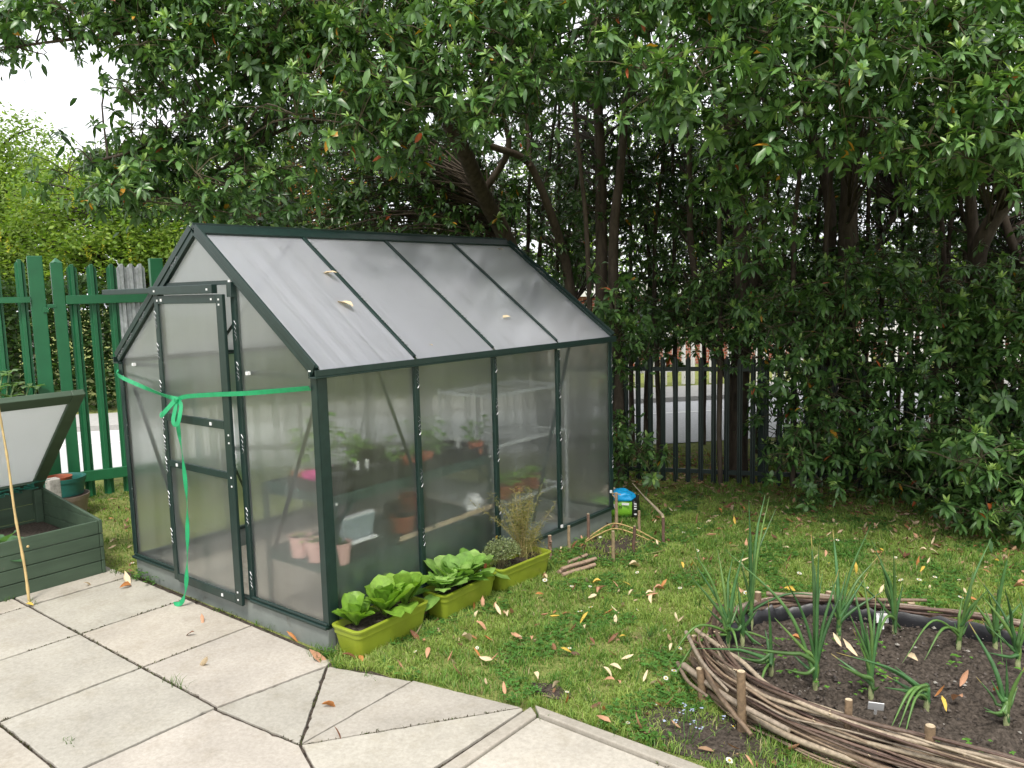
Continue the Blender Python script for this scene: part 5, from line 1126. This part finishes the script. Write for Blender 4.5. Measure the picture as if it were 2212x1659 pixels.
def marker(loc, rz, lab, tilt=-.25):
    b = MB(); b.box((0, 0, .045), (.052, .003, .042)); b.box((0, 0, .010), (.010, .003, .028)); o = b.build('plant_marker', M['white'], bevel=.002); o.location = loc; o.rotation_euler = (tilt, 0, rz); return tag(o, lab, 'plant marker')
marker((2.035, 1.475, .095), .55, 'blank white T-shaped marker at the back of the woven bed'); marker((2.215, .67, .105), .35, 'blank white marker just behind the front rods', .5)

# ---------------------------------------------------------------- stakes, sticks, logs and bag behind
SG = 'short cut stakes in the grass behind the troughs'
for (x, y, h, r, c, lab) in [(.09, 1.82, .170, .0105, (.27, .20, .12), 'light brown stake close to the plinth with a pale cut top'), (.07, 2.07, .185, .011, (.15, .095, .07), 'dark stake touching the greenhouse plinth'), (.12, 2.34, .275, .0115, (.25, .18, .12), 'tallest stake, at the greenhouse corner in front of the bag'), (.42, 1.81, .195, .0115, (.24, .18, .105), 'greyish stake standing nearest the small logs'), (.46, 1.98, .192, .010, (.11, .065, .05), 'thin leaning dark stake in the middle of the ring'), (.26, 2.40, .158, .0105, (.25, .18, .11), 'stake at the back of the ring by the long grass'), (.51, 2.27, .185, .0105, (.12, .07, .055), 'dark stake at the right end carrying a resting stick'), (.08, 1.63, .155, .0125, (.22, .14, .10), 'knobbly reddish stake beside the farthest trough')]:
    b = MB(); stake_mesh(b, 0, 0, h, r, c, ((.010, .0) if 'leaning' in lab else (.0, .0)))
    if 'knobbly' in lab:
        for z, s in ((.10, .6), (.115, .9), (.06, .5)): b.tube([(.006, -.004, z), (.017 * s + .006, -.016 * s, z + .012)], [.009, .006], 7, c)
    if 'tallest' in lab: b.tube([(0, 0, h * .86), (-.03, -.005, h * .95)], [.006, .004], 6, c); b.tube([(-.04, .01, h * .97), (.04, -.01, h * .99)], [.004, .004], 6, (.35, .27, .17))
    o = b.build('stake', M['rod'], smooth=60); o.location = (x, y, GZ); tag(o, lab, 'stake', SG)
for k, (pts, lab) in enumerate([([(.075, 2.02, .005), (.08, 2.16, .035), (.11, 2.32, .055), (.27, 2.33, .04), (.50, 2.25, .012)], 'upper bent yellowish withy looped round the ring of stakes'), ([(.085, 2.00, .002), (.095, 2.15, .018), (.135, 2.29, .03), (.28, 2.30, .018), (.49, 2.23, .004)], 'lower bent yellowish withy looped round the ring of stakes'), ([(.47, 1.93, .0), (.56, 2.05, .01), (.60, 2.18, .012), (.53, 2.27, .01)], 'thin green withy lying in the grass right of the ring')]):
    b = MB(); b.tube(spline(pts, 8), .0045 if k < 2 else .003, 6, (.42, .30, .13) if k < 2 else (.22, .22, .08)); tag(b.build('withy', M['rod'], smooth=60), lab, 'withy', 'bent withies by the stakes')
b = MB(); b.tube(spline([(-.06, 2.86, .20), (.2, 2.58, .195), (.36, 2.42, .19), (.505, 2.275, .182)], 6), [.004] * 7 + [.008] * 6 + [.0095] * 6, 7, (.33, .27, .19)); tag(b.build('stick', M['rod'], smooth=60), 'long stick resting from the bag onto the right end stake', 'stick')
for (p, q, r, lab) in [((.285, 1.43, .012), (.335, 1.71, .014), .013, 'long reddish cut branch, left of the small log pile'), ((.325, 1.41, .010), (.385, 1.66, .012), .0115, 'cut branch on the right side of the small log pile'), ((.300, 1.44, .032), (.365, 1.70, .034), .011, 'topmost cut branch of the small log pile'), ((.235, 1.60, .012), (.255, 1.77, .016), .0105, 'short mossy cut branch lying behind the small log pile')]:
    b = MB(); p, q = np.array(p), np.array(q); b.tube([p, (p * 2 + q) / 3 + [0, .0, .001], (p + q * 2) / 3 + [.002, 0, 0], q], r, 9, (.30, .21, .15)); dq = (q - p) / np.linalg.norm(q - p)
    tag(b.build('log', M['rod'], smooth=60), lab, 'cut branch', 'cut branches on the grass')
bag = empty('compost_bag', (-.10, 2.68, GZ), 'crumpled lime green compost bag with a blue top behind the greenhouse corner', 'bag')
def lump(c, s, rz, amp, f, e=3.0, seed=0):
    b = MB(); n, m2 = 20, 28; vs = []; R_ = Matrix.Rotation(rz, 3, 'Z')
    for i in range(n + 1):
        ph = math.pi * (i / n - .5)
        for j in range(m2):
            th = 2 * math.pi * j / m2; sg = lambda v, p: math.copysign(abs(v) ** p, v); q = Vector((s[0] * sg(math.cos(ph), 2 / e) * sg(math.cos(th), 2 / e), s[1] * sg(math.cos(ph), 2 / e) * sg(math.sin(th), 2 / e), s[2] * sg(math.sin(ph), 2 / e)))
            q = q * (1 + amp * noise.noise(q * f + Vector((seed, 0, 0)))); vs.append(R_ @ q + Vector(c))
    b.add(vs, [(i * m2 + j, i * m2 + (j + 1) % m2, (i + 1) * m2 + (j + 1) % m2, (i + 1) * m2 + j) for i in range(n) for j in range(m2)]); return b
lump((-.125, 2.70, .062), (.17, .10, .070), rad(24), .10, 14, 4).build('body', M['baggreen'], bag, smooth=70)
lump((.026, 2.758, .062), (.020, .103, .072), rad(24), .08, 14, 4, 3).build('end_band', M['black'], bag, smooth=70)
lump((-.05, 2.70, .148), (.09, .07, .038), rad(24), .45, 18, 2.4, 6).build('crumpled_top', M['bagblue'], bag, smooth=50)
lump((-.17, 2.70, .15), (.06, .06, .05), rad(24), .35, 18, 2.4, 9).build('cardboard_scrap', M['wood'], bag, smooth=50)
u_ = Vector((math.cos(rad(24)), math.sin(rad(24)), 0)); nn_ = Vector((math.sin(rad(24)), -math.cos(rad(24)), 0)); c_ = Vector((-.125, 2.70, .062)) + nn_ * .1085
RB2 = Matrix((u_, -nn_, Vector((0, 0, 1)))).transposed(); b = MB()
for du, dz, w_, h_ in ((.012, .022, .06, .030), (.10, .04, .05, .016)): b.box(c_ + u_ * du + Vector((0, 0, dz)), (w_, .003, h_), RB2)
b.build('print', M['white'], bag)
b = MB(); 
for du, dz, w_, h_ in ((.055, .02, .005, .022), (.070, .02, .005, .022), (.0625, .02, .012, .004)): b.box(c_ + u_ * du + Vector((0, 0, dz)) + nn_ * .003, (w_, .003, h_), RB2)
b.build('lettering', M['black'], bag)
b = MB(); c2 = Vector((.055, 2.52, .085)) + nn_ * 0
for dz, dv in ((.045, .0), (.028, .0), (.010, 0), (-.03, 0)): b.box(Vector((.028, 2.762, .062)) + nn_ * .107 + Vector((0, 0, dz)) + u_ * .005, (.018, .004, .009), RB2)
b.build('lettering', M['white'], bag)

# ---------------------------------------------------------------- cold frame
cf = empty('cold_frame', (-2.4, -.65, 0), 'green painted board cold frame with its ribbed plastic lid propped open', 'cold frame')
XF, XB, Y0, Y1, HF, HB = -1.98, -2.82, -1.30, -.105, .330, .425
def cpart(name, fn, mat='coldframe', bevel=.003): b = MB(); fn(b); return b.build(name, M[mat], cf, bevel=bevel)
def boards_front(b):
    for k in range(4): z0 = HF * k / 4; b.span((XF - .018 + .0012 * (k % 2), Y0, z0 + .002), (XF + .0012 * (k % 2), Y1 - .022, z0 + HF / 4 - .002))
cpart('front_panel', boards_front)
def side(b, y):
    for k in range(5):
        z0, z1 = HF * k / 4 + .002, HF * (k + 1) / 4 - .002
        if k == 4: pts = [(XF + .004, HF + .0), (XB, HF), (XB, HB), ]
        else: pts = [(XF + .004, z0), (XB, z0), (XB, z1), (XF + .004, z1)]
        n = len(pts); b.add([(x, y, z) for x, z in pts] + [(x, y + .020, z) for x, z in pts], [tuple(range(n)), tuple(range(2 * n - 1, n - 1, -1))] + [(i, n + i, n + (i + 1) % n, (i + 1) % n) for i in range(n)])
cpart('side_panel', lambda b: side(b, Y1 - .020)); cpart('side_panel', lambda b: side(b, Y0))
cpart('back_panel', lambda b: [b.span((XB, Y0 + .021, HB * k / 4 + .002), (XB + .018, Y1 - .021, HB * (k + 1) / 4 - .002)) for k in range(4)])
for (x, y, h) in ((XB + .04, Y1 - .045, HB - .01), (XF - .04, Y1 - .045, HF - .02), (XB + .04, -.62, HB - .01)): cpart('corner_post', lambda b: b.span((x - .021, y - .023, 0), (x + .021, y + .023, h)))
cpart('front_bolt', lambda b: (b.lathe([(0, .004), (.007, .003), (.008, 0)], n=10),), 'cane').data.transform(Matrix.Translation((XF + .003, -.52, .275)) @ Matrix.Rotation(rad(90), 4, 'Y'))
cpart('front_bolt', lambda b: (b.lathe([(0, .004), (.007, .003), (.008, 0)], n=10),), 'cane').data.transform(Matrix.Translation((XF + .003, -.74, .255)) @ Matrix.Rotation(rad(90), 4, 'Y'))
lid = empty('lid', (XB, -.36, HB)); lid.parent = cf; lid.matrix_parent_inverse = Matrix.Translation(cf.location).inverted()
LA = Vector((XB, 0, HB + .005)); LB = Vector((-2.07, 0, 1.10)); LU = (LB - LA).normalized(); LN_ = Vector((LU.z, 0, -LU.x)); LLn = (LB - LA).length
def lpart(name, s0, s1, y0, y1, t0, t1, mat, bevel=.004):
    b = MB(); R_ = Matrix((LU, Vector((0, 1, 0)), LU.cross(Vector((0, 1, 0))))).transposed(); cc = LA + LU * ((s0 + s1) / 2) + Vector((0, (y0 + y1) / 2, 0)) + LU.cross(Vector((0, 1, 0))) * ((t0 + t1) / 2); b.box(cc, (s1 - s0, y1 - y0, t1 - t0), R_); return b.build(name, M[mat], lid, bevel=bevel)
LY0, LY1 = -.68, -.10
lpart('stile', 0, LLn, LY1 - .075, LY1, -.02, .02, 'coldframe'); lpart('stile', 0, LLn, LY0, LY0 + .075, -.02, .02, 'coldframe')
lpart('lid_rail', LLn - .085, LLn, LY0 + .0755, LY1 - .0755, -.0195, .0195, 'coldframe'); lpart('lid_rail', 0, .075, LY0 + .0755, LY1 - .0755, -.0195, .0195, 'coldframe')
lpart('glazing', .0755, LLn - .0855, LY0 + .076, LY1 - .076, -.003, .003, 'lid_pane', 0)
b = MB()
for k in range(60):
    y = random.uniform(-1.2, -.12); p = np.array([XB + .06 + random.gauss(0, .03), y, HB + .005 + random.uniform(0, .03)]); b.tube(spline([p, p + rng.normal(0, .03, 3) * np.array([1, 2, .4]), p + rng.normal(0, .05, 3) * np.array([1, 2, .4])], 4), .0022, 4, caps=False)
tag(b.build('netting', M['net']), 'crumpled green plastic netting along the back edge of the cold frame', 'netting')
fallen(-2.70, -.52, .455, 'orange', .11, 'long orange leaf lying on the green netting', None)
cb = at(63, 1300, 0); ct = np.array(far(-4, 866, (np.array([-2.05, -.66, 1.1]) - CAM) @ CF)); b = MB(); pts = []; rs = []
for k in range(31):
    u = k / 30; pts.append(tuple(cb + (ct - cb) * u + np.array([.004 * math.sin(u * 7), .003 * math.sin(u * 11), -.012 * (u == 0)]))); rs.append(.0072 * (1.25 if k % 5 == 2 else 1) * (1 - .25 * u))
b.tube(pts, rs, 8); tag(b.build('bamboo_cane', M['cane'], smooth=60), 'thin yellow bamboo cane leaning on the open cold frame lid', 'cane')
# plants and pots round the cold frame
rosette('cabbage', (-2.16, -.60, .22), 12, .19, 'blue-green cabbage growing inside the cold frame', 'cabbage', None, ((.05, .13, .06), (.11, .22, .10)), .75, (.2, 1.3), .3)
b = MB(); b.prism([(XF - .03, -1.25), (XF - .03, -.14), (XB + .03, -.14), (XB + .03, -1.25)], .02, .20); o = b.build('soil', M['soil'], cf)
bb = empty('broad_bean_plant', (-3.30, -.42, 0), 'pale grey-green broad bean plant showing above the cold frame lid', 'plant'); b = MB(); PB = []; DB = []
for k in range(6):
    top = far((5, 30, 62, 20, 78, -12)[k], (815, 835, 838, 806, 842, 822)[k], 6.15 + .05 * k); base = np.array([-3.3 + .06 * k, -.5 + .05 * k, 0]); q = spline([base, (base + top) / 2, top], 6); b.tube([tuple(p) for p in q], .006, 6, (.15, .22, .09))
    for i in range(7, len(q)):
        for j in range(5): PB.append(q[i] + rng.normal(0, .008, 3)); DB.append(np.array([math.cos(j * 2.4 + i), math.sin(j * 2.4 + i), .55]))
b.build('stem', M['rod'], bb); PB = np.array(PB); DB = np.array(DB); n = len(PB); V, T, C_ = leaves(PB, DB, np.tile([[0, 0, 1.]], (n, 1)) - DB * .4, rng.uniform(.07, .11, n), rng.uniform(.04, .058, n), np.array([.11, .19, .075]) * rng.uniform(.75, 1.4, (n, 1)), rng.uniform(.1, .5, n), .15, ((.2, .6), (.5, 1), (.8, .8))); npmesh('foliage', V, T, C_, M['lettuce'], bb)
pc = far(139, 1032, 6.25); pcx, pcy, pz = pc
def pot(name, c, prof, mat, lab, cat='pot', group=None, n=28):
    b = MB(); b.lathe(prof, (0, 0, 0), n); o = b.build(name, M[mat], smooth=40); o.location = c; return tag(o, lab, cat, group)
def potprof(r, h, t=.006, k=.78, rim=.02): return [(0.001, 0), (r * k, 0), (r * (k + (1 - k) * (1 - rim / h)), h - rim), (r * 1.0, h - rim), (r * 1.03, h), (r * 1.03 - t, h), (r - t * 2, h - rim), (r * k - t, t), (0.001, t)]
pot('plant_pot', (pcx - .01, pcy, 0), potprof(.165, max(.1, pz - .13), .008, .8, .035), 'greybrown', 'wide taupe pot at the bottom of the stack behind the cold frame', group='pots stacked behind the cold frame')
pot('plant_pot', (pcx - .01, pcy, pz - .128), potprof(.150, .135, .008, .86, .03), 'teal', 'teal pot standing on the taupe pot behind the cold frame', group='pots stacked behind the cold frame')
pot('plant_pot', (pcx - .06, pcy - .02, pz - .118), potprof(.095, .125, .006, .8, .02), 'terracotta', 'red pot nested inside the teal pot behind the cold frame', group='pots stacked behind the cold frame')
b = MB(); q = far(114, 1042, 5.95); b.span((q[0] - .04, q[1] - .04, 0), (q[0] + .04, q[1] + .04, q[2] + .03)); tag(b.build('stone_block', M['stone'], bevel=.008), 'small pale stone block standing between lid and teal pot', 'block')

# ---------------------------------------------------------------- inside the greenhouse
stg = empty('staging', (-.32, .68, 0), 'dark green two-tier metal staging inside the greenhouse along the glazed side', 'staging')
SX0, SX1, SY0, SY1 = -.60, -.055, .10, 1.255
def spart(name, fn, mat='stage', bevel=.002): b = MB(); fn(b); return b.build(name, M[mat], stg, bevel=bevel)
for z in (.70, .355): spart('shelf', lambda b: (b.span((SX0, SY0, z - .052), (SX1, SY0 + .003, z)), b.span((SX0, SY1 - .003, z - .052), (SX1, SY1, z)), b.span((SX0, SY0 + .004, z - .052), (SX0 + .003, SY1 - .004, z)), b.span((SX1 - .003, SY0 + .004, z - .052), (SX1, SY1 - .004, z)), [b.span((SX0 + .01 + k * .088, SY0 + .004, z - .012), (SX0 + .085 + k * .088, SY1 - .004, z - .008)) for k in range(6)]))
for x in (SX0 + .004, SX1 - .004):
    for y in (SY0 + .004, SY1 - .004):
        sx = 1 if x == SX0 + .004 else -1; sy = 1 if y == SY0 + .004 else -1
        spart('leg', lambda b: (b.span((x - sx * .007, y - sy * .007, 0), (x - sx * .004, y + sy * .026, .695)), b.span((x - sx * .003, y - sy * .007, 0), (x + sx * .026, y - sy * .005, .695))))
for y, s in ((SY1 - .01, -1), (SY0 + .01, 1)): spart('corner_brace', lambda b: b.bar((SX1 + .002, y, .54), (SX1 + .002, y + s * .12, .655), .003, .022, up=(1, 0, 0)))
for y, z in ((SY1 - .015, .69), (SY1 - .015, .55), (SY1 - .015, .32), (SY0 + .02, .66)): spart('bolt', lambda b: b.span((SX1 + .004, y - .006, z - .006), (SX1 + .008, y + .006, z + .006)), 'white', 0)
def tray(y0, y1, lab, x0=-.40, x1=-.065, z=.701, h=.055):
    b = MB(); b.span((x0, y0, z), (x1, y1, z + .004)); b.span((x0, y0, z + .005), (x0 + .004, y1, z + h)); b.span((x1 - .004, y0, z + .005), (x1, y1, z + h)); b.span((x0 + .005, y0, z + .005), (x1 - .005, y0 + .004, z + h)); b.span((x0 + .005, y1 - .004, z + .005), (x1 - .005, y1, z + h))
    b.span((x1 + .0005, y0, z + h - .006), (x1 + .008, y1, z + h)); return tag(b.build('seed_tray', M['black']), lab, 'tray', 'seed trays on the staging')
tray(.105, .46, 'black seed tray at the door end of the staging, holding the pink pot'); tray(.475, .86, 'black seed tray in the middle of the staging'); tray(.875, 1.24, 'black seed tray at the far end of the staging')
PG = 'pots on the staging'
pot('plant_pot', (-.262, .16, .707), potprof(.052, .075), 'magenta', 'bright pink pot on the staging near the door', group=PG)
pot('plant_pot', (-.370, .18, .707), potprof(.055, .065), 'terracotta', 'terracotta pot beside the bright pink pot', group=PG)
for x, y, r, h, mt, lab in [(-.13, .20, .048, .075, 'black', 'black pot at the tray corner nearest the door post'), (-.13, .32, .050, .078, 'black', 'black pot with a white label in the first tray'), (-.13, .43, .050, .075, 'black', 'black pot at the far end of the first tray'), (-.13, .55, .055, .08, 'black', 'wide black pot in the middle tray before the brace'), (-.12, .67, .056, .075, 'terracotta', 'terracotta pot in the middle tray behind the brace'), (-.13, .79, .05, .075, 'terracotta', 'second terracotta pot in the middle tray'), (-.14, .92, .055, .07, 'black', 'black pot under leafy seedlings in the far tray'), (-.13, 1.04, .045, .06, 'black', 'low black pot with white tag in the far tray'), (-.10, 1.18, .045, .075, 'terracotta', 'terracotta pot at the far end of the staging'), (-.30, .55, .09, .13, 'black', 'large round black pot behind the row of small pots')]:
    pot('plant_pot', (x, y, .707), potprof(r, h), mt, lab, group=PG)
def seedling(loc, h, spread, n, ls, lab, c0=(.09, .22, .03), c1=(.20, .36, .07)):
    t = empty('seedling', loc, lab, 'seedling', 'young plants on the staging'); b = MB(); q = []; dd = []
    for k in range(4):
        tip = np.array(loc) + np.array([random.gauss(0, spread), random.gauss(0, spread), h * random.uniform(.7, 1.05)]); s_ = spline([loc, (np.array(loc) + tip) / 2 + rng.normal(0, .01, 3), tip], 5); b.tube([tuple(p) for p in s_], .0025, 5, (.14, .24, .06), False)
        for j in range(n): q.append(s_[int(len(s_) * random.uniform(.35, .99))] + rng.normal(0, .006, 3)); a = random.uniform(0, 6.3); dd.append((math.cos(a), math.sin(a), random.uniform(.0, .7)))
    b.build('stem', M['rod'], t); q = np.array(q); dd = np.array(dd); N_ = len(q); f = rng.uniform(0, 1, (N_, 1)); s = rng.uniform(.7, 1.2, N_) * ls
    q[:, 0] = np.minimum(q[:, 0], -.075); dd[:, 0] = np.where(q[:, 0] > -.12, np.minimum(dd[:, 0], .15), dd[:, 0])
    V, T, C_ = leaves(q, dd, np.tile([[0, 0, 1.]], (N_, 1)) - dd * .3, s, s * .5, np.array(c0) * (1 - f) + np.array(c1) * f, rng.uniform(.2, .8, N_), .1, ((.3, .8), (.65, 1))); npmesh('foliage', V, T, C_, M['lettuce'], t); return t
for x, y, h, sp, n, ls, lab in [(-.24, .22, .36, .05, 12, .070, 'tall leafy young plant near the corner post inside the glazing'), (-.22, .31, .20, .05, 9, .06, 'shorter leafy plant behind the black pots of the first tray'), (-.38, .19, .22, .03, 7, .06, 'thin young plant growing from the terracotta pot near the door'), (-.14, .56, .07, .05, 8, .04, 'low wispy seedlings in the wide black pot'), (-.13, .70, .06, .05, 8, .035, 'low seedlings in the terracotta pots behind the brace'), (-.13, .92, .11, .06, 9, .06, 'rounded pale green seedlings in the far tray'), (-.10, 1.18, .14, .05, 8, .05, 'upright young plant in the terracotta pot at the far end'), (-.32, .56, .14, .06, 7, .06, 'leafy plant in the large round black pot'), (-.3, .95, .16, .08, 9, .06, 'bushy young plant at the back of the far tray')]:
    seedling((x, y, .77), h, sp, n, ls, lab)
for x, y, lab in [(-.10, .36, 'white plant tag in the first tray pot'), (-.10, .30, 'short white plant tag beside the taller tag'), (-.12, 1.05, 'white plant tag in the far tray'), (-.36, .145, 'white plant tag by the terracotta pot near the door')]: plant_label((x, y, .775), .055, .016, M['white'], lab, .3)
for k, (x, lab) in enumerate(((-.085, 'pink bucket pot nearest the glazed side, on the lower staging shelf'), (-.207, 'pink bucket pot in the middle of three on the lower shelf'), (-.332, 'pink bucket pot nearest the door, on the lower shelf'))):
    y = (.155, .12, .115)[k]; p = pot('bucket_pot', (x, y, .359), potprof(.057, .105, .003, .76, .008), 'pink', lab, 'pot', 'pink bucket pots on the lower shelf'); b = MB(); b.lathe([(.0001, .090), (.051, .090)], (0, 0, 0), 20); o = b.build('soil', M['soil'], p); o.matrix_parent_inverse = Matrix.Identity(4)
    rosette('seedling', (x, y, .45), 7, .05, 'small green seedling in the ' + ('first', 'middle', 'last')[k] + ' pink bucket pot', 'seedling', 'young plants on the staging', wide=.5)
b = MB(); b.box((-.10, .28, .50), (.02, .20, .13), Matrix.Rotation(.25, 3, 'Y')); tag(b.build('seed_packet_tray', M['card'], bevel=.004), 'blue-grey plastic tray leaning on the lower staging shelf', 'tray')
b = MB(); b.box((-.088, .28, .567), (.022, .19, .008), Matrix.Rotation(.25, 3, 'Y')); b.box((-.085, .28, .435), (.022, .22, .008), Matrix.Rotation(.25, 3, 'Y')); tag(b.build('white_strip', M['white']), 'pale ribs of the leaning tray on the lower shelf', 'strip')
b = MB(); b.bar((-.030, .50, .395), (-.030, 1.23, .405), .012, .022); tag(b.build('batten', M['wood']), 'pale wooden batten lying along the lower shelf edge', 'batten')
lump((-.13, 1.17, .415), (.05, .055, .055), .3, .5, 22, 2.6, 4).build('plastic_bag', M['white'], smooth=60); tag(bpy.context.scene.objects['plastic_bag'], 'crumpled white plastic bag at the far end of the lower shelf', 'bag')
for x, y, r, h, mt, lab in [(-.3, .85, .16, .10, 'black', 'shallow black bowl on the lower shelf'), (-.22, .70, .07, .09, 'terracotta', 'terracotta pot on the lower shelf'), (-.42, .95, .07, .12, 'terracotta', 'second terracotta pot on the lower shelf'), (-.32, .45, .09, .11, 'black', 'black pot on the lower shelf behind the leaning tray')]: pot('plant_pot', (x, y, .357), potprof(r, h), mt, lab, group='pots on the lower shelf')
b = MB(); n, m2 = 34, 12; vs = []
for i in range(n):
    for j in range(m2): y = SY0 + .05 + (SY1 - SY0 - .06) * i / (n - 1); z = .30 * j / (m2 - 1); vs.append((-.075 + .025 * noise.noise(Vector((y * 9, z * 3, 0))) - .02 * j / m2, y, z))
b.add(vs, [(i * m2 + j, (i + 1) * m2 + j, (i + 1) * m2 + j + 1, i * m2 + j + 1) for i in range(n - 1) for j in range(m2 - 1)]); tag(b.build('tarpaulin', M['tarp'], smooth=60), 'dark green sheet hanging below the lower staging shelf', 'sheet')
b = MB(); b.span((-W + .03, .03, -.0095), (-.03, L - .03, -.004)); tag(b.build('floor', M['kerb']), kind='structure')
wk = empty('wire_rack', (-.3, 1.85, 0), 'grey wire shelving rack at the far end inside the greenhouse', 'rack')
for z in (.36, .72, 1.02):
    b = MB(); b.bar((-.10, 1.33, z), (-.10, 2.05, z), .012, .018); b.bar((-.50, 1.33, z), (-.50, 2.05, z), .012, .018); b.bar((-.11, 1.33, z), (-.49, 1.33, z), .012, .016); b.bar((-.11, 2.05, z), (-.49, 2.05, z), .012, .016)
    for k in range(16): b.tube([(-.10, 1.36 + k * .044, z + .006), (-.50, 1.36 + k * .044, z + .006)], .0014, 4)
    b.build('shelf', M['rack'], wk)
for x in (-.09, -.51):
    for y in (1.32, 2.06): b = MB(); b.tube([(x, y, 0), (x, y, 1.05)], .009, 8); b.build('post', M['rack'], wk)
for x, y, lab in ((-.18, 1.50, 'terracotta pot on the wire rack nearest the staging'), (-.20, 1.66, 'terracotta pot in the middle of the wire rack'), (-.18, 1.82, 'terracotta pot at the far end of the wire rack')):
    pot('plant_pot', (x, y, .372), potprof(.06, .08), 'terracotta', lab, group='pots on the wire rack'); rosette('seedling', (x, y, .44), 10, .13, 'leafy plant in the ' + lab, 'seedling', 'young plants on the wire rack', wide=.4, erect=(.2, 1.0))
pot('bucket', (-.28, 1.72, 0), potprof(.13, .20, .004, .8, .02), 'card', 'blue-grey bucket on the floor under the wire rack', 'bucket')
b = MB(); b.span((-.62, 1.50, .0), (-.10, 2.2, .02)); b.span((-.62, 1.50, .021), (-.60, 2.2, .08)); b.span((-.12, 1.50, .021), (-.10, 2.2, .08)); tag(b.build('grow_tray', M['card']), 'grey growing tray on the greenhouse floor below the rack', 'tray')

# forget-me-nots by the kerb
fm = empty('forget_me_not', (1.68, .26, GZ), 'pale blue forget-me-nots flowering on bare earth at the kerb', 'flower'); b = MB(); fb = MB()
for k in range(9):
    x, y = 1.68 + random.gauss(0, .055), .30 + random.gauss(0, .05); h = random.uniform(.04, .10); b.tube([(1.68 + (x - 1.68) * .3, .28, -.01), (x, y, h * .6), (x, y, h)], .001, 4, (.08, .16, .04), False)
    for j in range(4):
        c = (x + random.gauss(0, .006), y + random.gauss(0, .006), h + random.gauss(0, .004)); fb.add([(c[0] + .0045 * math.cos(a), c[1] + .0045 * math.sin(a), c[2] + .001 * math.sin(a * 2)) for a in np.linspace(0, 6.28, 6)[:5]], [(0, 1, 2, 3, 4)], (.42, .48, .66))
b.build('stem', M['grass'], fm); fb.build('blossom', M['grass'], fm)
